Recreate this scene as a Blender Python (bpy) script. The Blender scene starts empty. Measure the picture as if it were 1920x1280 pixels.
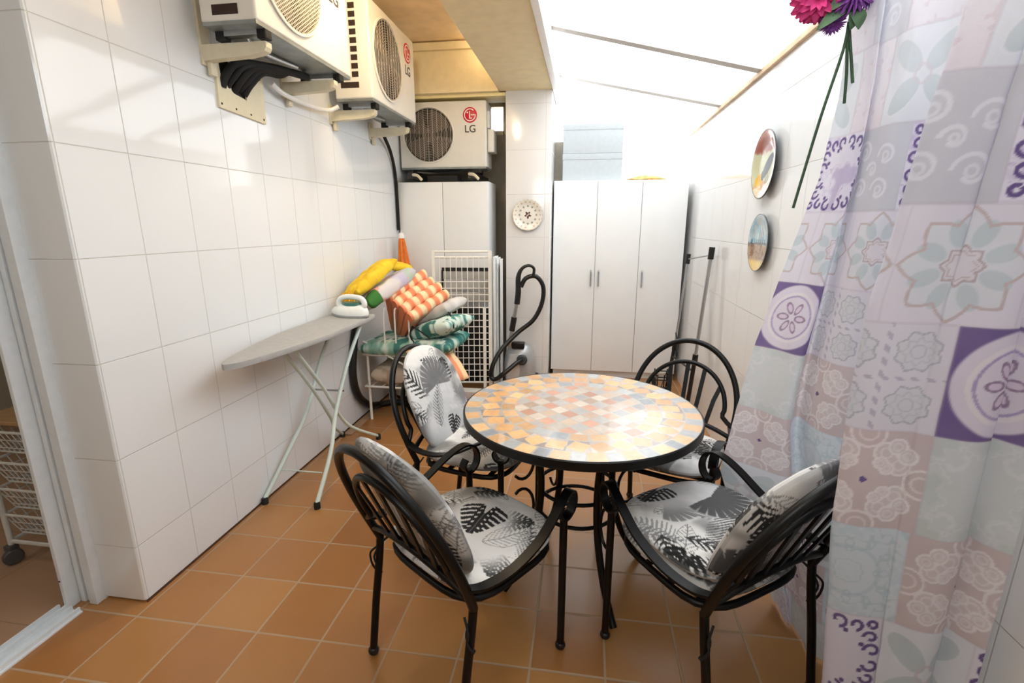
import bpy, bmesh, math, random
import numpy as np
from mathutils import Vector, Matrix

SC = bpy.context.scene
COL = SC.collection
PI = math.pi
R = math.radians
random.seed(7)

# ------------------------------------------------------------------ materials
def lin(c):
    if isinstance(c, str):
        c = c.lstrip('#')
        c = tuple(int(c[i:i+2], 16)/255 for i in (0, 2, 4))
    return tuple(((v/12.92) if v <= .04045 else ((v+.055)/1.055)**2.4) for v in c[:3])

def lina(a):
    a = np.clip(a, 0, 1)
    return np.where(a <= .04045, a/12.92, ((a+.055)/1.055)**2.4)

def new_mat(name):
    m = bpy.data.materials.new(name)
    m.use_nodes = True
    nt = m.node_tree
    return m, nt, nt.nodes, nt.links, nt.nodes['Principled BSDF']

def mat(name, col, rough=.5, metal=0., var=.06, scale=30., bump=0., coat=0.):
    """plain surface with a little procedural noise in tone"""
    m, nt, N, L, b = new_mat(name)
    c = lin(col)
    tc = N.new('ShaderNodeTexCoord')
    nz = N.new('ShaderNodeTexNoise'); nz.inputs['Scale'].default_value = scale
    nz.inputs['Detail'].default_value = 3
    L.new(tc.outputs['Object'], nz.inputs['Vector'])
    rp = N.new('ShaderNodeValToRGB')
    rp.color_ramp.elements[0].position = .3; rp.color_ramp.elements[1].position = .7
    rp.color_ramp.elements[0].color = (*[v*(1-var) for v in c], 1)
    rp.color_ramp.elements[1].color = (*[min(1, v*(1+var)) for v in c], 1)
    L.new(nz.outputs['Fac'], rp.inputs['Fac'])
    L.new(rp.outputs['Color'], b.inputs['Base Color'])
    b.inputs['Roughness'].default_value = rough
    b.inputs['Metallic'].default_value = metal
    b.inputs['Coat Weight'].default_value = coat
    if bump:
        bp = N.new('ShaderNodeBump'); bp.inputs['Strength'].default_value = bump
        bp.inputs['Distance'].default_value = .004
        L.new(nz.outputs['Fac'], bp.inputs['Height']); L.new(bp.outputs['Normal'], b.inputs['Normal'])
    return m

def paint_mat(name, rough=.8, bump=.25, scale=350., translucent=0., coat=0., spec=.3):
    """surface whose colour was painted onto its mesh (attribute Col)"""
    m, nt, N, L, b = new_mat(name)
    at = N.new('ShaderNodeAttribute'); at.attribute_name = 'Col'
    tc = N.new('ShaderNodeTexCoord')
    nz = N.new('ShaderNodeTexNoise'); nz.inputs['Scale'].default_value = scale
    L.new(tc.outputs['Object'], nz.inputs['Vector'])
    L.new(at.outputs['Color'], b.inputs['Base Color'])
    b.inputs['Roughness'].default_value = rough
    b.inputs['Specular IOR Level'].default_value = spec
    b.inputs['Coat Weight'].default_value = coat
    if bump:
        bp = N.new('ShaderNodeBump'); bp.inputs['Strength'].default_value = bump
        bp.inputs['Distance'].default_value = .002
        L.new(nz.outputs['Fac'], bp.inputs['Height']); L.new(bp.outputs['Normal'], b.inputs['Normal'])
    if translucent:
        tr = N.new('ShaderNodeBsdfTranslucent'); L.new(at.outputs['Color'], tr.inputs['Color'])
        mx = N.new('ShaderNodeMixShader'); mx.inputs[0].default_value = translucent
        L.new(b.outputs[0], mx.inputs[1]); L.new(tr.outputs[0], mx.inputs[2])
        L.new(mx.outputs[0], N['Material Output'].inputs['Surface'])
    return m

def tile_mat(name, pu, pv, ou, ov, tile, grout, gw, axis, rough=.1, var=.03, wav=.0, tone2=None, gvar=0, bdist=.0015):
    """rectangular tiles in world position; axis picks the two coordinates ('yz','xz','xy','auto')"""
    m, nt, N, L, b = new_mat(name)
    def math_(op, a, c=None):
        n = N.new('ShaderNodeMath'); n.operation = op
        for i, v in enumerate((a, c)):
            if v is None: continue
            if isinstance(v, (int, float)): n.inputs[i].default_value = v
            else: L.new(v, n.inputs[i])
        return n.outputs[0]
    g = N.new('ShaderNodeNewGeometry')
    s = N.new('ShaderNodeSeparateXYZ'); L.new(g.outputs['Position'], s.inputs[0])
    X, Y, Z = s.outputs
    if axis == 'auto':
        sn = N.new('ShaderNodeSeparateXYZ'); L.new(g.outputs['True Normal'], sn.inputs[0])
        f = math_('GREATER_THAN', math_('ABSOLUTE', sn.outputs[0]), .6)
        U = math_('ADD', math_('MULTIPLY', math_('SUBTRACT', Y, ou), f),
                  math_('MULTIPLY', math_('SUBTRACT', X, -1.606), math_('SUBTRACT', 1., f)))
        V = math_('SUBTRACT', Z, ov)
    else:
        d = dict(x=X, y=Y, z=Z)
        U = math_('SUBTRACT', d[axis[0]], ou); V = math_('SUBTRACT', d[axis[1]], ov)
    u = math_('DIVIDE', U, pu); v = math_('DIVIDE', V, pv)
    fu = math_('SUBTRACT', u, math_('ROUND', u)); fv = math_('SUBTRACT', v, math_('ROUND', v))
    du = math_('MULTIPLY', math_('ABSOLUTE', fu), pu); dv = math_('MULTIPLY', math_('ABSOLUTE', fv), pv)
    dist = math_('MINIMUM', du, dv)
    mr = N.new('ShaderNodeMapRange'); mr.interpolation_type = 'SMOOTHSTEP'
    mr.inputs['From Min'].default_value = gw*.55; mr.inputs['From Max'].default_value = gw*1.3
    L.new(dist, mr.inputs['Value'])
    fac = mr.outputs[0]
    cb = N.new('ShaderNodeCombineXYZ'); L.new(math_('FLOOR', u), cb.inputs[0]); L.new(math_('FLOOR', v), cb.inputs[1])
    wn = N.new('ShaderNodeTexWhiteNoise'); wn.noise_dimensions = '2D'; L.new(cb.outputs[0], wn.inputs['Vector'])
    nz = N.new('ShaderNodeTexNoise'); nz.inputs['Scale'].default_value = 5.5; nz.inputs['Detail'].default_value = 5
    L.new(g.outputs['Position'], nz.inputs['Vector'])
    t = math_('ADD', math_('MULTIPLY', wn.outputs['Value'], .6), math_('MULTIPLY', nz.outputs['Fac'], .4))
    ct = lin(tile); c2 = lin(tone2) if tone2 else tuple(v*(1-var) for v in ct)
    mt = N.new('ShaderNodeMix'); mt.data_type = 'RGBA'
    mt.inputs['A'].default_value = (*c2, 1); mt.inputs['B'].default_value = (*ct, 1); L.new(t, mt.inputs['Factor'])
    mg = N.new('ShaderNodeMix'); mg.data_type = 'RGBA'
    mg.inputs['A'].default_value = (*lin(grout), 1); L.new(mt.outputs['Result'], mg.inputs['B']); L.new(fac, mg.inputs['Factor'])
    L.new(mg.outputs['Result'], b.inputs['Base Color'])
    rr = N.new('ShaderNodeMapRange'); rr.inputs['To Min'].default_value = .8; rr.inputs['To Max'].default_value = rough
    L.new(fac, rr.inputs['Value']); L.new(rr.outputs[0], b.inputs['Roughness'])
    n2 = N.new('ShaderNodeTexNoise'); n2.inputs['Scale'].default_value = 9; n2.inputs['Detail'].default_value = 2
    L.new(g.outputs['Position'], n2.inputs['Vector'])
    h = math_('ADD', fac, math_('MULTIPLY', n2.outputs['Fac'], wav))
    bp = N.new('ShaderNodeBump'); bp.inputs['Strength'].default_value = .6; bp.inputs['Distance'].default_value = bdist
    L.new(h, bp.inputs['Height']); L.new(bp.outputs['Normal'], b.inputs['Normal'])
    return m

# ------------------------------------------------------------------ objects
def empty(name, loc, rz=0.):
    o = bpy.data.objects.new(name, None); COL.objects.link(o)
    o.empty_display_size = .1
    o.location = loc; o.rotation_euler = (0, 0, rz)
    return o

def tag(o, label=None, cat=None, group=None, kind=None):
    if label: o['label'] = label
    if cat: o['category'] = cat
    if group: o['group'] = group
    if kind: o['kind'] = kind
    return o

def thing(name, label, cat, loc=(0, 0, 0), rz=0., group=None):
    return tag(empty(name, loc, rz), label, cat, group)

def origin_of(o):
    v = Vector((0, 0, 0))
    while o is not None:
        v += o.location; o = o.parent
    return v

class MB:
    def __init__(s): s.v = []; s.f = []; s.mi = []; s.col = None
    def add(s, vs, fs, mi=0):
        n = len(s.v); s.v += [tuple(p) for p in vs]
        s.f += [tuple(i+n for i in f) for f in fs]; s.mi += [mi]*len(fs)
        return s
    def box(s, lo, hi, mi=0, M=None, bev=0.):
        bm = bmesh.new(); bmesh.ops.create_cube(bm, size=1)
        c = [(lo[i]+hi[i])/2 for i in range(3)]; d = [abs(hi[i]-lo[i]) for i in range(3)]
        for v in bm.verts: v.co = Vector((v.co[i]*d[i] for i in range(3)))
        if bev:
            bmesh.ops.bevel(bm, geom=bm.edges[:], offset=min(bev, min(d)*.45), segments=3, affect='EDGES', profile=.6)
        vs = [v.co+Vector(c) for v in bm.verts]
        if M is not None: vs = [M @ v for v in vs]
        bm.verts.index_update()
        fs = [[v.index for v in f.verts] for f in bm.faces]
        bm.free(); return s.add(vs, fs, mi)
    def tube(s, pts, r, n=10, closed=False, mi=0, smooth_pts=0, up=None, flat=1.):
        pts = [Vector(p) for p in pts]
        if smooth_pts: pts = catmull(pts, smooth_pts, closed)
        k = len(pts)
        rr = r if hasattr(r, '__len__') else [r]*k
        if len(rr) != k:
            rr = [rr[min(len(rr)-1, int(i*(len(rr)-1)/max(1, k-1)))]*(1-((i*(len(rr)-1)/max(1, k-1)) % 1)) +
                  rr[min(len(rr)-1, int(i*(len(rr)-1)/max(1, k-1))+1)]*((i*(len(rr)-1)/max(1, k-1)) % 1) for i in range(k)]
        vs = []; prev = None
        for i, p in enumerate(pts):
            if closed: t = pts[(i+1) % k]-pts[i-1]
            else: t = pts[min(i+1, k-1)]-pts[max(i-1, 0)]
            t.normalize()
            if prev is None:
                a = Vector(up) if up else (Vector((0, 0, 1)) if abs(t.z) < .9 else Vector((1, 0, 0)))
            else: a = prev
            a = (a-t*a.dot(t))
            if a.length < 1e-6: a = t.orthogonal()
            a.normalize(); b = t.cross(a); prev = a
            for j in range(n):
                th = 2*PI*j/n
                vs.append(p+(a*math.cos(th)*flat+b*math.sin(th))*rr[i])
        fs = []
        for i in range(k if closed else k-1):
            i2 = (i+1) % k
            for j in range(n):
                j2 = (j+1) % n
                fs.append((i*n+j, i*n+j2, i2*n+j2, i2*n+j))
        if not closed:
            fs.append(tuple(range(n-1, -1, -1))); fs.append(tuple((k-1)*n+j for j in range(n)))
        return s.add(vs, fs, mi)
    def strip(s, pts, w, t, side, mi=0, smooth_pts=0, closed=False):
        """flat bar: width w along 'side' (vector or list), thickness t"""
        pts = [Vector(p) for p in pts]
        if smooth_pts: pts = catmull(pts, smooth_pts, closed)
        k = len(pts); vs = []
        sd0 = Vector(side).normalized()
        for i, p in enumerate(pts):
            tg = (pts[min(i+1, k-1)]-pts[max(i-1, 0)]).normalized()
            sd = (sd0-tg*sd0.dot(tg)).normalized(); nn = tg.cross(sd)
            vs += [p+sd*w/2+nn*t/2, p-sd*w/2+nn*t/2, p-sd*w/2-nn*t/2, p+sd*w/2-nn*t/2]
        fs = []
        for i in range(k-1):
            for j in range(4):
                j2 = (j+1) % 4
                fs.append((i*4+j, i*4+j2, i*4+4+j2, i*4+4+j))
        fs += [(3, 2, 1, 0), tuple((k-1)*4+j for j in range(4))]
        return s.add(vs, fs, mi)
    def lathe(s, prof, n=32, M=None, mi=0, cap=True):
        vs = []
        for r, z in prof:
            for j in range(n):
                a = 2*PI*j/n; vs.append(Vector((r*math.cos(a), r*math.sin(a), z)))
        fs = []
        for i in range(len(prof)-1):
            for j in range(n):
                j2 = (j+1) % n
                fs.append((i*n+j, i*n+j2, (i+1)*n+j2, (i+1)*n+j))
        if cap:
            fs.append(tuple(range(n-1, -1, -1))); fs.append(tuple((len(prof)-1)*n+j for j in range(n)))
        if M is not None: vs = [M @ v for v in vs]
        return s.add(vs, fs, mi)
    def ball(s, c, r, n=12, sc=(1, 1, 1), mi=0):
        prof = [(max(1e-4, math.sin(PI*i/(n//2+2))), -math.cos(PI*i/(n//2+2))) for i in range(n//2+3)]
        M = Matrix.Translation(c) @ Matrix.Diagonal((r*sc[0], r*sc[1], r*sc[2], 1))
        return s.lathe(prof, n, M, mi)
    def build(s, name, mats, parent=None, local=False, smooth=40, label=None, cat=None, group=None, kind=None, base=None):
        me = bpy.data.meshes.new(name)
        vs = np.array(s.v, dtype=np.float64)
        loc = Vector((0, 0, 0))
        if parent is not None:
            if not local: vs = vs-np.array(origin_of(parent))
        else:
            if base is None:
                lo = vs.min(0); hi = vs.max(0)
                loc = Vector(((lo[0]+hi[0])/2, (lo[1]+hi[1])/2, lo[2]))
            else: loc = Vector(base)
            vs = vs-np.array(loc)
        me.from_pydata(vs.tolist(), [], s.f)
        if not isinstance(mats, (list, tuple)): mats = [mats]
        for m in mats: me.materials.append(m)
        if len(mats) > 1: me.polygons.foreach_set('material_index', s.mi)
        if smooth:
            me.polygons.foreach_set('use_smooth', [True]*len(me.polygons))
            if smooth < 180: me.set_sharp_from_angle(angle=R(smooth))
        if s.col is not None:
            at = me.color_attributes.new('Col', 'FLOAT_COLOR', 'POINT')
            c = np.ones((len(s.v), 4), dtype=np.float32); c[:, :3] = lina(np.asarray(s.col))
            at.data.foreach_set('color', c.ravel())
        me.update()
        bm = bmesh.new(); bm.from_mesh(me); bmesh.ops.recalc_face_normals(bm, faces=bm.faces); bm.to_mesh(me); bm.free()
        o = bpy.data.objects.new(name, me); COL.objects.link(o)
        o.location = loc
        if parent is not None: o.parent = parent
        tag(o, label, cat, group, kind)
        return o

def catmull(P, k, closed=False):
    n = len(P); out = []
    rng = range(n) if closed else range(n-1)
    for i in rng:
        if closed: p0, p1, p2, p3 = P[i-1], P[i], P[(i+1) % n], P[(i+2) % n]
        else: p0, p1, p2, p3 = P[max(i-1, 0)], P[i], P[i+1], P[min(i+2, n-1)]
        for j in range(k):
            t = j/k
            out.append(.5*((2*p1)+(p2-p0)*t+(2*p0-5*p1+4*p2-p3)*t*t+(3*p1-p0-3*p2+p3)*t**3))
    if not closed: out.append(P[-1].copy())
    return out

def grid_faces(nu, nv, off=0, closed_u=False):
    f = []
    for i in range(nu if closed_u else nu-1):
        i2 = (i+1) % nu
        for j in range(nv-1):
            f.append((off+i*nv+j, off+i2*nv+j, off+i2*nv+j+1, off+i*nv+j+1))
    return f

def text_mb(txt, size, ext, M):
    cu = bpy.data.curves.new('lettering', 'FONT'); cu.body = txt; cu.size = size; cu.extrude = ext
    cu.align_x = 'CENTER'; cu.align_y = 'CENTER'; cu.offset = size*.012
    o = bpy.data.objects.new('lettering', cu); COL.objects.link(o)
    dg = bpy.context.evaluated_depsgraph_get()
    me = bpy.data.meshes.new_from_object(o.evaluated_get(dg))
    mb = MB(); mb.add([M @ v.co for v in me.vertices], [tuple(p.vertices) for p in me.polygons])
    bpy.data.objects.remove(o); bpy.data.curves.remove(cu); bpy.data.meshes.remove(me)
    return mb

# value noise for painted fabrics
def vnoise(x, y, seed=0):
    xi = np.floor(x).astype(np.int64); yi = np.floor(y).astype(np.int64)
    fx = x-xi; fy = y-yi; fx = fx*fx*(3-2*fx); fy = fy*fy*(3-2*fy)
    def hsh(a, b):
        n = (a*374761393+b*668265263+seed*1442695041) & 0x7fffffff
        n = ((n ^ (n >> 13))*1274126177) & 0x7fffffff
        return ((n ^ (n >> 16)) & 0xffff)/65535.
    return (hsh(xi, yi)*(1-fx)+hsh(xi+1, yi)*fx)*(1-fy)+(hsh(xi, yi+1)*(1-fx)+hsh(xi+1, yi+1)*fx)*fy
def fnoise(x, y, s, seed=0):
    return .55*vnoise(x*s, y*s, seed)+.3*vnoise(x*s*2.1, y*s*2.1, seed+1)+.15*vnoise(x*s*4.3, y*s*4.3, seed+2)
def sstep(a, b, x):
    t = np.clip((x-a)/(b-a), 0, 1); return t*t*(3-2*t)
def over(c, m, rgb):
    m = np.clip(m, 0, 1)[..., None]; return c*(1-m)+np.array(rgb)*m
# ------------------------------------------------------------------ camera
F = 909.
cam = bpy.data.cameras.new('camera'); cam.sensor_width = 36; cam.lens = F*36/1920
cam.clip_start = .02
co = bpy.data.objects.new('camera', cam); COL.objects.link(co)
co.location = (0, 0, 1.4)
co.rotation_euler = (PI/2-math.atan(220/F), 0, math.atan2(140, math.hypot(220, F)))
SC.camera = co

# ------------------------------------------------------------------ shared materials
M_FLOOR = tile_mat('terracotta_tiles', .2415, .249, -.616, 1.273, '#b0814c', '#a98f74', .0042, 'xy', rough=.3, tone2='#956136', wav=.25, bdist=.002)
M_WALL = tile_mat('white_wall_tiles', .2475, .3512, 1.595, .2365, '#e8ecef', '#cccdca', .0017, 'auto', rough=.07, var=.03, wav=.55, bdist=.0022)
M_WALLR = tile_mat('white_wall_tiles_right', .2475, .3512, 2.47, .2365, '#eceded', '#c9c7c3', .0017, 'yz', rough=.08, var=.03, wav=.5, bdist=.002)
M_WALLB = tile_mat('white_wall_tiles_back', .33, .3512, -.683, .2365, '#ebeae8', '#d2cecb', .0016, 'xz', rough=.12, var=.03, wav=.3)
M_CREAM = mat('cream_paint', '#ead8ad', .75, var=.05, scale=14, bump=.05)
M_CEIL = mat('peach_ceiling_paint', '#f6d9ac', .8, var=.08, scale=9, bump=.1)
M_WHITE = mat('white_painted_metal', '#f1f1ef', .4, var=.02)
M_ALU = mat('white_lacquered_aluminium', '#dfe5ea', .32, var=.03)
M_BLACK = mat('black_painted_iron', '#060607', .38, var=.15, scale=60)
M_BLACK.node_tree.nodes['Principled BSDF'].inputs['Specular IOR Level'].default_value = .3
M_BLKPL = mat('black_plastic', '#0e0e0f', .4, var=.1)
M_CHROME = mat('brushed_steel', '#b9bbbd', .3, metal=.9, var=.06, scale=80)
M_LAM = mat('white_laminate', '#eceeee', .38, var=.015, scale=6)
M_INFLOOR = tile_mat('beige_indoor_tiles', .45, .45, -2.3, 1.18, '#b08d72', '#9a7c66', .002, 'xy', rough=.35, tone2='#a58369')
M_INWALL = mat('indoor_wall_paint', '#b9b1a0', .8, var=.03)

def struct(name, mb, m, smooth=30, base=(0, 0, 0)):
    return mb.build(name, m, smooth=smooth, kind='structure', base=base)

# floor and walls
struct('floor', MB().box((-1.862, -.8, -.1), (.95, 4.85, 0)), M_FLOOR)
struct('floor_indoor', MB().box((-4.2, -1.2, -.1), (-1.862, 3.2, 0)), M_INFLOOR)
struct('wall_left', MB().box((-1.80, 1.336, .004), (-1.606, 4.85, 2.86), bev=.012), M_WALL)
struct('wall_right', MB().box((.88, -.8, 0), (1.02, 4.85, 2.17)), M_WALLR)
struct('wall_front', MB().box((-1.95, -.85, 0), (1.02, -.75, 2.86)), M_INWALL)
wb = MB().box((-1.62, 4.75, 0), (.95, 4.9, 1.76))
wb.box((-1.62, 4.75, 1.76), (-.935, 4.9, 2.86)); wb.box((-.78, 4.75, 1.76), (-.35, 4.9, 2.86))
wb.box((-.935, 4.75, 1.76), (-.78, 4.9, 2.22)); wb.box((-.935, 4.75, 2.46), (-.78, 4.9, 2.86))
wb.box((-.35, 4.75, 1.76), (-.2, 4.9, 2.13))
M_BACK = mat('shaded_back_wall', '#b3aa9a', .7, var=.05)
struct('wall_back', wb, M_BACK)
struct('wall_pillar', MB().box((-.683, 4.21, 0), (-.305, 4.752, 2.445), bev=.006), M_WALLB)
struct('ceiling_beam', MB().box((-.735, -.8, 2.44), (-.303, 4.752, 2.9), bev=.004), M_CREAM)
struct('trim_1', MB().box((-.303, -.8, 2.43), (-.262, 4.752, 2.92), bev=.004), M_WHITE)
struct('ceiling', MB().box((-1.82, -.8, 2.8), (-.735, 4.752, 2.9)), M_CEIL)
struct('wall_lintel', MB().box((-1.606, 4.15, 2.43), (-.735, 4.4, 2.8)), M_CREAM)
struct('trim_2', MB().box((-1.606, 4.118, 2.735), (-.735, 4.152, 2.79), bev=.004), M_CREAM)
struct('trim_3', MB().box((-1.606, 4.2, 2.405), (-.683, 4.43, 2.43), bev=.003), mat('pale_yellow_paint', '#f6e2a6', .6))
# small window beside the pillar
fr = MB()
for a in ((-.935, 4.735, 2.2, -.78, 4.765, 2.235), (-.935, 4.735, 2.44, -.78, 4.765, 2.475), (-.95, 4.735, 2.2, -.93, 4.765, 2.475), (-.79, 4.735, 2.2, -.77, 4.765, 2.475)):
    fr.box(a[:3], a[3:])
struct('window_1', fr, mat('cream_window_frame', '#f3e6c4', .5))

# translucent roof
m, nt, N, L, b = new_mat('translucent_polycarbonate')
nz = N.new('ShaderNodeTexNoise'); nz.inputs['Scale'].default_value = 3
rp = N.new('ShaderNodeValToRGB'); rp.color_ramp.elements[0].color = (.93, .93, .93, 1); rp.color_ramp.elements[1].color = (1, 1, 1, 1)
tcn = N.new('ShaderNodeTexCoord'); L.new(tcn.outputs['Object'], nz.inputs['Vector']); L.new(nz.outputs['Fac'], rp.inputs['Fac'])
tp = N.new('ShaderNodeBsdfTransparent'); L.new(rp.outputs['Color'], tp.inputs['Color'])
tl = N.new('ShaderNodeBsdfTranslucent'); tl.inputs['Color'].default_value = (.95, .95, .95, 1)
mx = N.new('ShaderNodeMixShader'); mx.inputs[0].default_value = .2
L.new(tp.outputs[0], mx.inputs[1]); L.new(tl.outputs[0], mx.inputs[2]); L.new(mx.outputs[0], N['Material Output'].inputs['Surface'])
M_POLY = m
def roofz(x, y): return 2.715-(x+.262)*(2.715-2.21)/1.142+.0*y
rf = MB()
rf.add([(-.262, .7, roofz(-.262, 0)), (.9, .7, roofz(.9, 0)), (.9, 4.85, roofz(.9, 0)), (-.262, 4.85, roofz(-.262, 0))], [(0, 1, 2, 3)])
struct('ceiling_roof_panel', rf, M_POLY, smooth=0)
gz = MB().add([(-.35, 4.85, 2.13), (-.2, 4.85, 2.13), (-.2, 4.85, 1.76), (.9, 4.85, 1.76), (.9, 4.85, 2.2), (-.262, 4.85, 2.715), (-.35, 4.85, 2.715)], [(0, 1, 2, 3, 4, 5, 6)])
struct('window_2', gz, M_POLY, smooth=0)
M_RAFT = mat('white_rafter_paint', '#c2bcb5', .55, var=.03)
k = 3
for (a, c) in (((-.262, 3.46, 2.635), (.885, 2.93, 2.188)), ((-.262, 4.42, 2.61), (.885, 3.72, 2.19)), ((-.262, 2.5, 2.65), (.885, 2.12, 2.188))):
    q = MB().strip([a, c], .062, .05, (0, 1, 0)); struct('trim_%d' % k, q, M_RAFT); k += 1
# wooden wall plate along the top of the right wall
struct('trim_%d' % k, MB().box((.862, .7, 2.15), (.905, 4.8, 2.178), bev=.004), mat('pale_wood_wall_plate', '#d9bd9a', .6, var=.2, scale=8)); k += 1
# ceiling over the part behind the camera
struct('ceiling_front', MB().box((-.262, -.8, 2.45), (1.02, .7, 2.6)), M_CREAM)

# door opening on the left with its sliding track
struct('wall_left_lintel', MB().box((-1.95, -.8, 2.25), (-1.80, 1.34, 2.86)), M_INWALL)
jb = MB()
for x0, x1, y0 in ((-1.815, -1.78, 1.30), (-1.835, -1.818, 1.312), (-1.858, -1.838, 1.306), (-1.878, -1.862, 1.262)):
    jb.box((x0, y0, .0), (x1, 1.345, 2.25), bev=.003)
jb.box((-1.90, 1.33, 0), (-1.78, 1.35, 2.25))
for xg in (-1.8165, -1.8365, -1.860): jb.box((xg-.0015, 1.316, 0), (xg+.0015, 1.322, 2.25), mi=1)  # dark strips stand in for the shade inside the jamb grooves
for z in (.12, 1.02):
    jb.box((-1.874, 1.2605, z), (-1.869, 1.2625, z+.006), mi=1)
jb.build('door_1', [M_ALU, M_BLKPL], smooth=30, kind='structure', base=(0, 0, 0))
tk = MB()
tk.box((-1.905, -.8, 0), (-1.80, 1.262, .006))
for x in (-1.90, -1.872, -1.845, -1.812): tk.box((x-.004, -.8, .006), (x+.004, 1.262, .02))
struct('trim_%d' % k, tk, M_ALU); k += 1
struct('wall_indoor_far', MB().box((-4.2, 3.0, 0), (-1.9, 3.2, 2.8)), M_INWALL)
struct('wall_indoor_side', MB().box((-4.3, -1.2, 0), (-4.2, 3.2, 2.8)), M_INWALL)
struct('wall_indoor_partition', MB().box((-1.9, 1.35, 0), (-1.80, 3.2, 2.8)), M_INWALL)
struct('ceiling_indoor', MB().box((-4.3, -1.2, 2.8), (-1.82, 3.2, 2.9)), M_INWALL)
struct('wall_indoor_front', MB().box((-4.3, -1.3, 0), (-1.85, -1.2, 2.8)), M_INWALL)
# thin dark joint where left wall meets the floor
struct('baseboard_left', MB().box((-1.607, 1.34, 0), (-1.6035, 4.2, .006)), mat('dark_joint', '#4a3526', .9))

# ------------------------------------------------------------------ light
w = bpy.data.worlds.new('sky'); SC.world = w; w.use_nodes = True
bg = w.node_tree.nodes['Background']; bg.inputs['Color'].default_value = (.955, .98, 1., 1); bg.inputs['Strength'].default_value = 3.6
def area(name, loc, rot, size, power, col=(1, 1, 1), sy=None):
    l = bpy.data.lights.new(name, 'AREA'); l.energy = power; l.color = col; l.size = size
    if sy: l.shape = 'RECTANGLE'; l.size_y = sy
    o = bpy.data.objects.new(name, l); COL.objects.link(o); o.location = loc; o.rotation_euler = rot; return o
area('fill_light_indoor', (-2.9, .6, 2.7), (0, 0, 0), .6, 7, (1, .92, .8))  # added light so the room beyond the door is not black
area('fill_light_camera', (-.2, -.6, 2.2), (R(62), 0, R(-12)), 1.2, 27, (.93, .97, 1))  # added fill from behind the camera, unseen
pl = bpy.data.lights.new('lamp_corner_spot', 'POINT'); pl.energy = .8; pl.color = (1, .86, .62); pl.shadow_soft_size = .03
po = bpy.data.objects.new('lamp_corner_spot', pl); COL.objects.link(po); po.location = (-.82, 4.0, 2.74)
pl = bpy.data.lights.new('fill_light_ceiling', 'POINT'); pl.energy = 15; pl.color = (1, .86, .64); pl.shadow_soft_size = .06  # added warm light, source unseen, to brighten the left ceiling
po = bpy.data.objects.new('fill_light_ceiling', pl); COL.objects.link(po); po.location = (-.98, 2.45, 2.66)
SC.view_settings.view_transform = 'Standard'
SC.view_settings.look = 'None'
SC.view_settings.exposure = .28
SC.cycles.max_bounces = 8
SC.cycles.transparent_max_bounces = 12
SC.cycles.use_denoising = True
SC.cycles.caustics_reflective = False
SC.cycles.caustics_refractive = False
SC.cycles.sample_clamp_indirect = 6
# ------------------------------------------------------------------ painted leaf fabric
G_ = lambda v: (v, v, v*1.005)
def leaf_fan(c, x, y, cx, cy, ang, Rr, rgb, n=13, spread=1.75):
    dx = x-cx; dy = y-cy; r = np.hypot(dx, dy)
    th = np.arctan2(dy, dx)-ang; th = (th+PI) % (2*PI)-PI
    tt = th/spread*n/2; f = np.abs(tt-np.round(tt))*2
    m = (np.abs(th) < spread)*(1-sstep(.50-.1, .62, f*(.25+.75*r/Rr)*(.72)))
    m = m*(1-sstep(.9, 1., r/(Rr*(.86+.14*np.cos(th)))))*sstep(0, .003, r)
    edge = sstep(.5, .62, f)*.0
    return over(c, m, rgb)
def leaf_monstera(c, x, y, cx, cy, ang, Rr, rgb):
    dx = (x-cx)*math.cos(ang)+(y-cy)*math.sin(ang); dy = -(x-cx)*math.sin(ang)+(y-cy)*math.cos(ang)
    # heart: tip at +x
    ax = dx/Rr; ay = np.abs(dy)/Rr
    wid = np.where(ax > 0, .82*np.sqrt(np.clip(1-ax, 0, 1))*(1-.15*ax), .82*np.sqrt(np.clip(1-(ax/.55)**2, 0, 1)))
    m = (ax > -.55)*(ax < 1)*(1-sstep(.94, 1.02, ay/(wid+1e-4)))
    notch = (ax < -.1)*(ay < .13*(1-(ax+.55)/.45*.8)); m = m*(1-notch)
    s = (ax-.55*ay)/.235; f = np.abs(s-np.round(s))
    slit = (f < .13+.1*ay)*(ay > .26)
    hole = (np.abs(f-.5) < .16)*(ay > .12)*(ay < .2)
    rib = ay < .018
    m = m*(1-slit)*(1-hole)
    c = over(c, m, rgb)
    return over(c, m*rib*.6, tuple(v+.35 for v in rgb))
def leaf_frond(c, x, y, cx, cy, ang, Ln, W, rgb, fq=16, bend=0., line=False):
    dx = (x-cx)*math.cos(ang)+(y-cy)*math.sin(ang); dy = -(x-cx)*math.sin(ang)+(y-cy)*math.cos(ang)
    dy = dy-bend*(dx/Ln)**2*Ln
    t = dx/Ln; ay = np.abs(dy)
    w = W*np.sin(PI*np.clip(t, 0, 1))**.6*(1-.35*t)
    s = (dx-ay*.9)/Ln*fq; f = np.abs(s-np.round(s))
    ins = (t > 0)*(t < 1)*(ay < w)
    if line:
        m = ins*((f < .1) | (ay < .0018) | (ay > w-.0022))
    else:
        m = ins*((f > .17+.2*ay/(w+1e-5)) | (ay < .0022))
    return over(c, m.astype(float), rgb)
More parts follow.
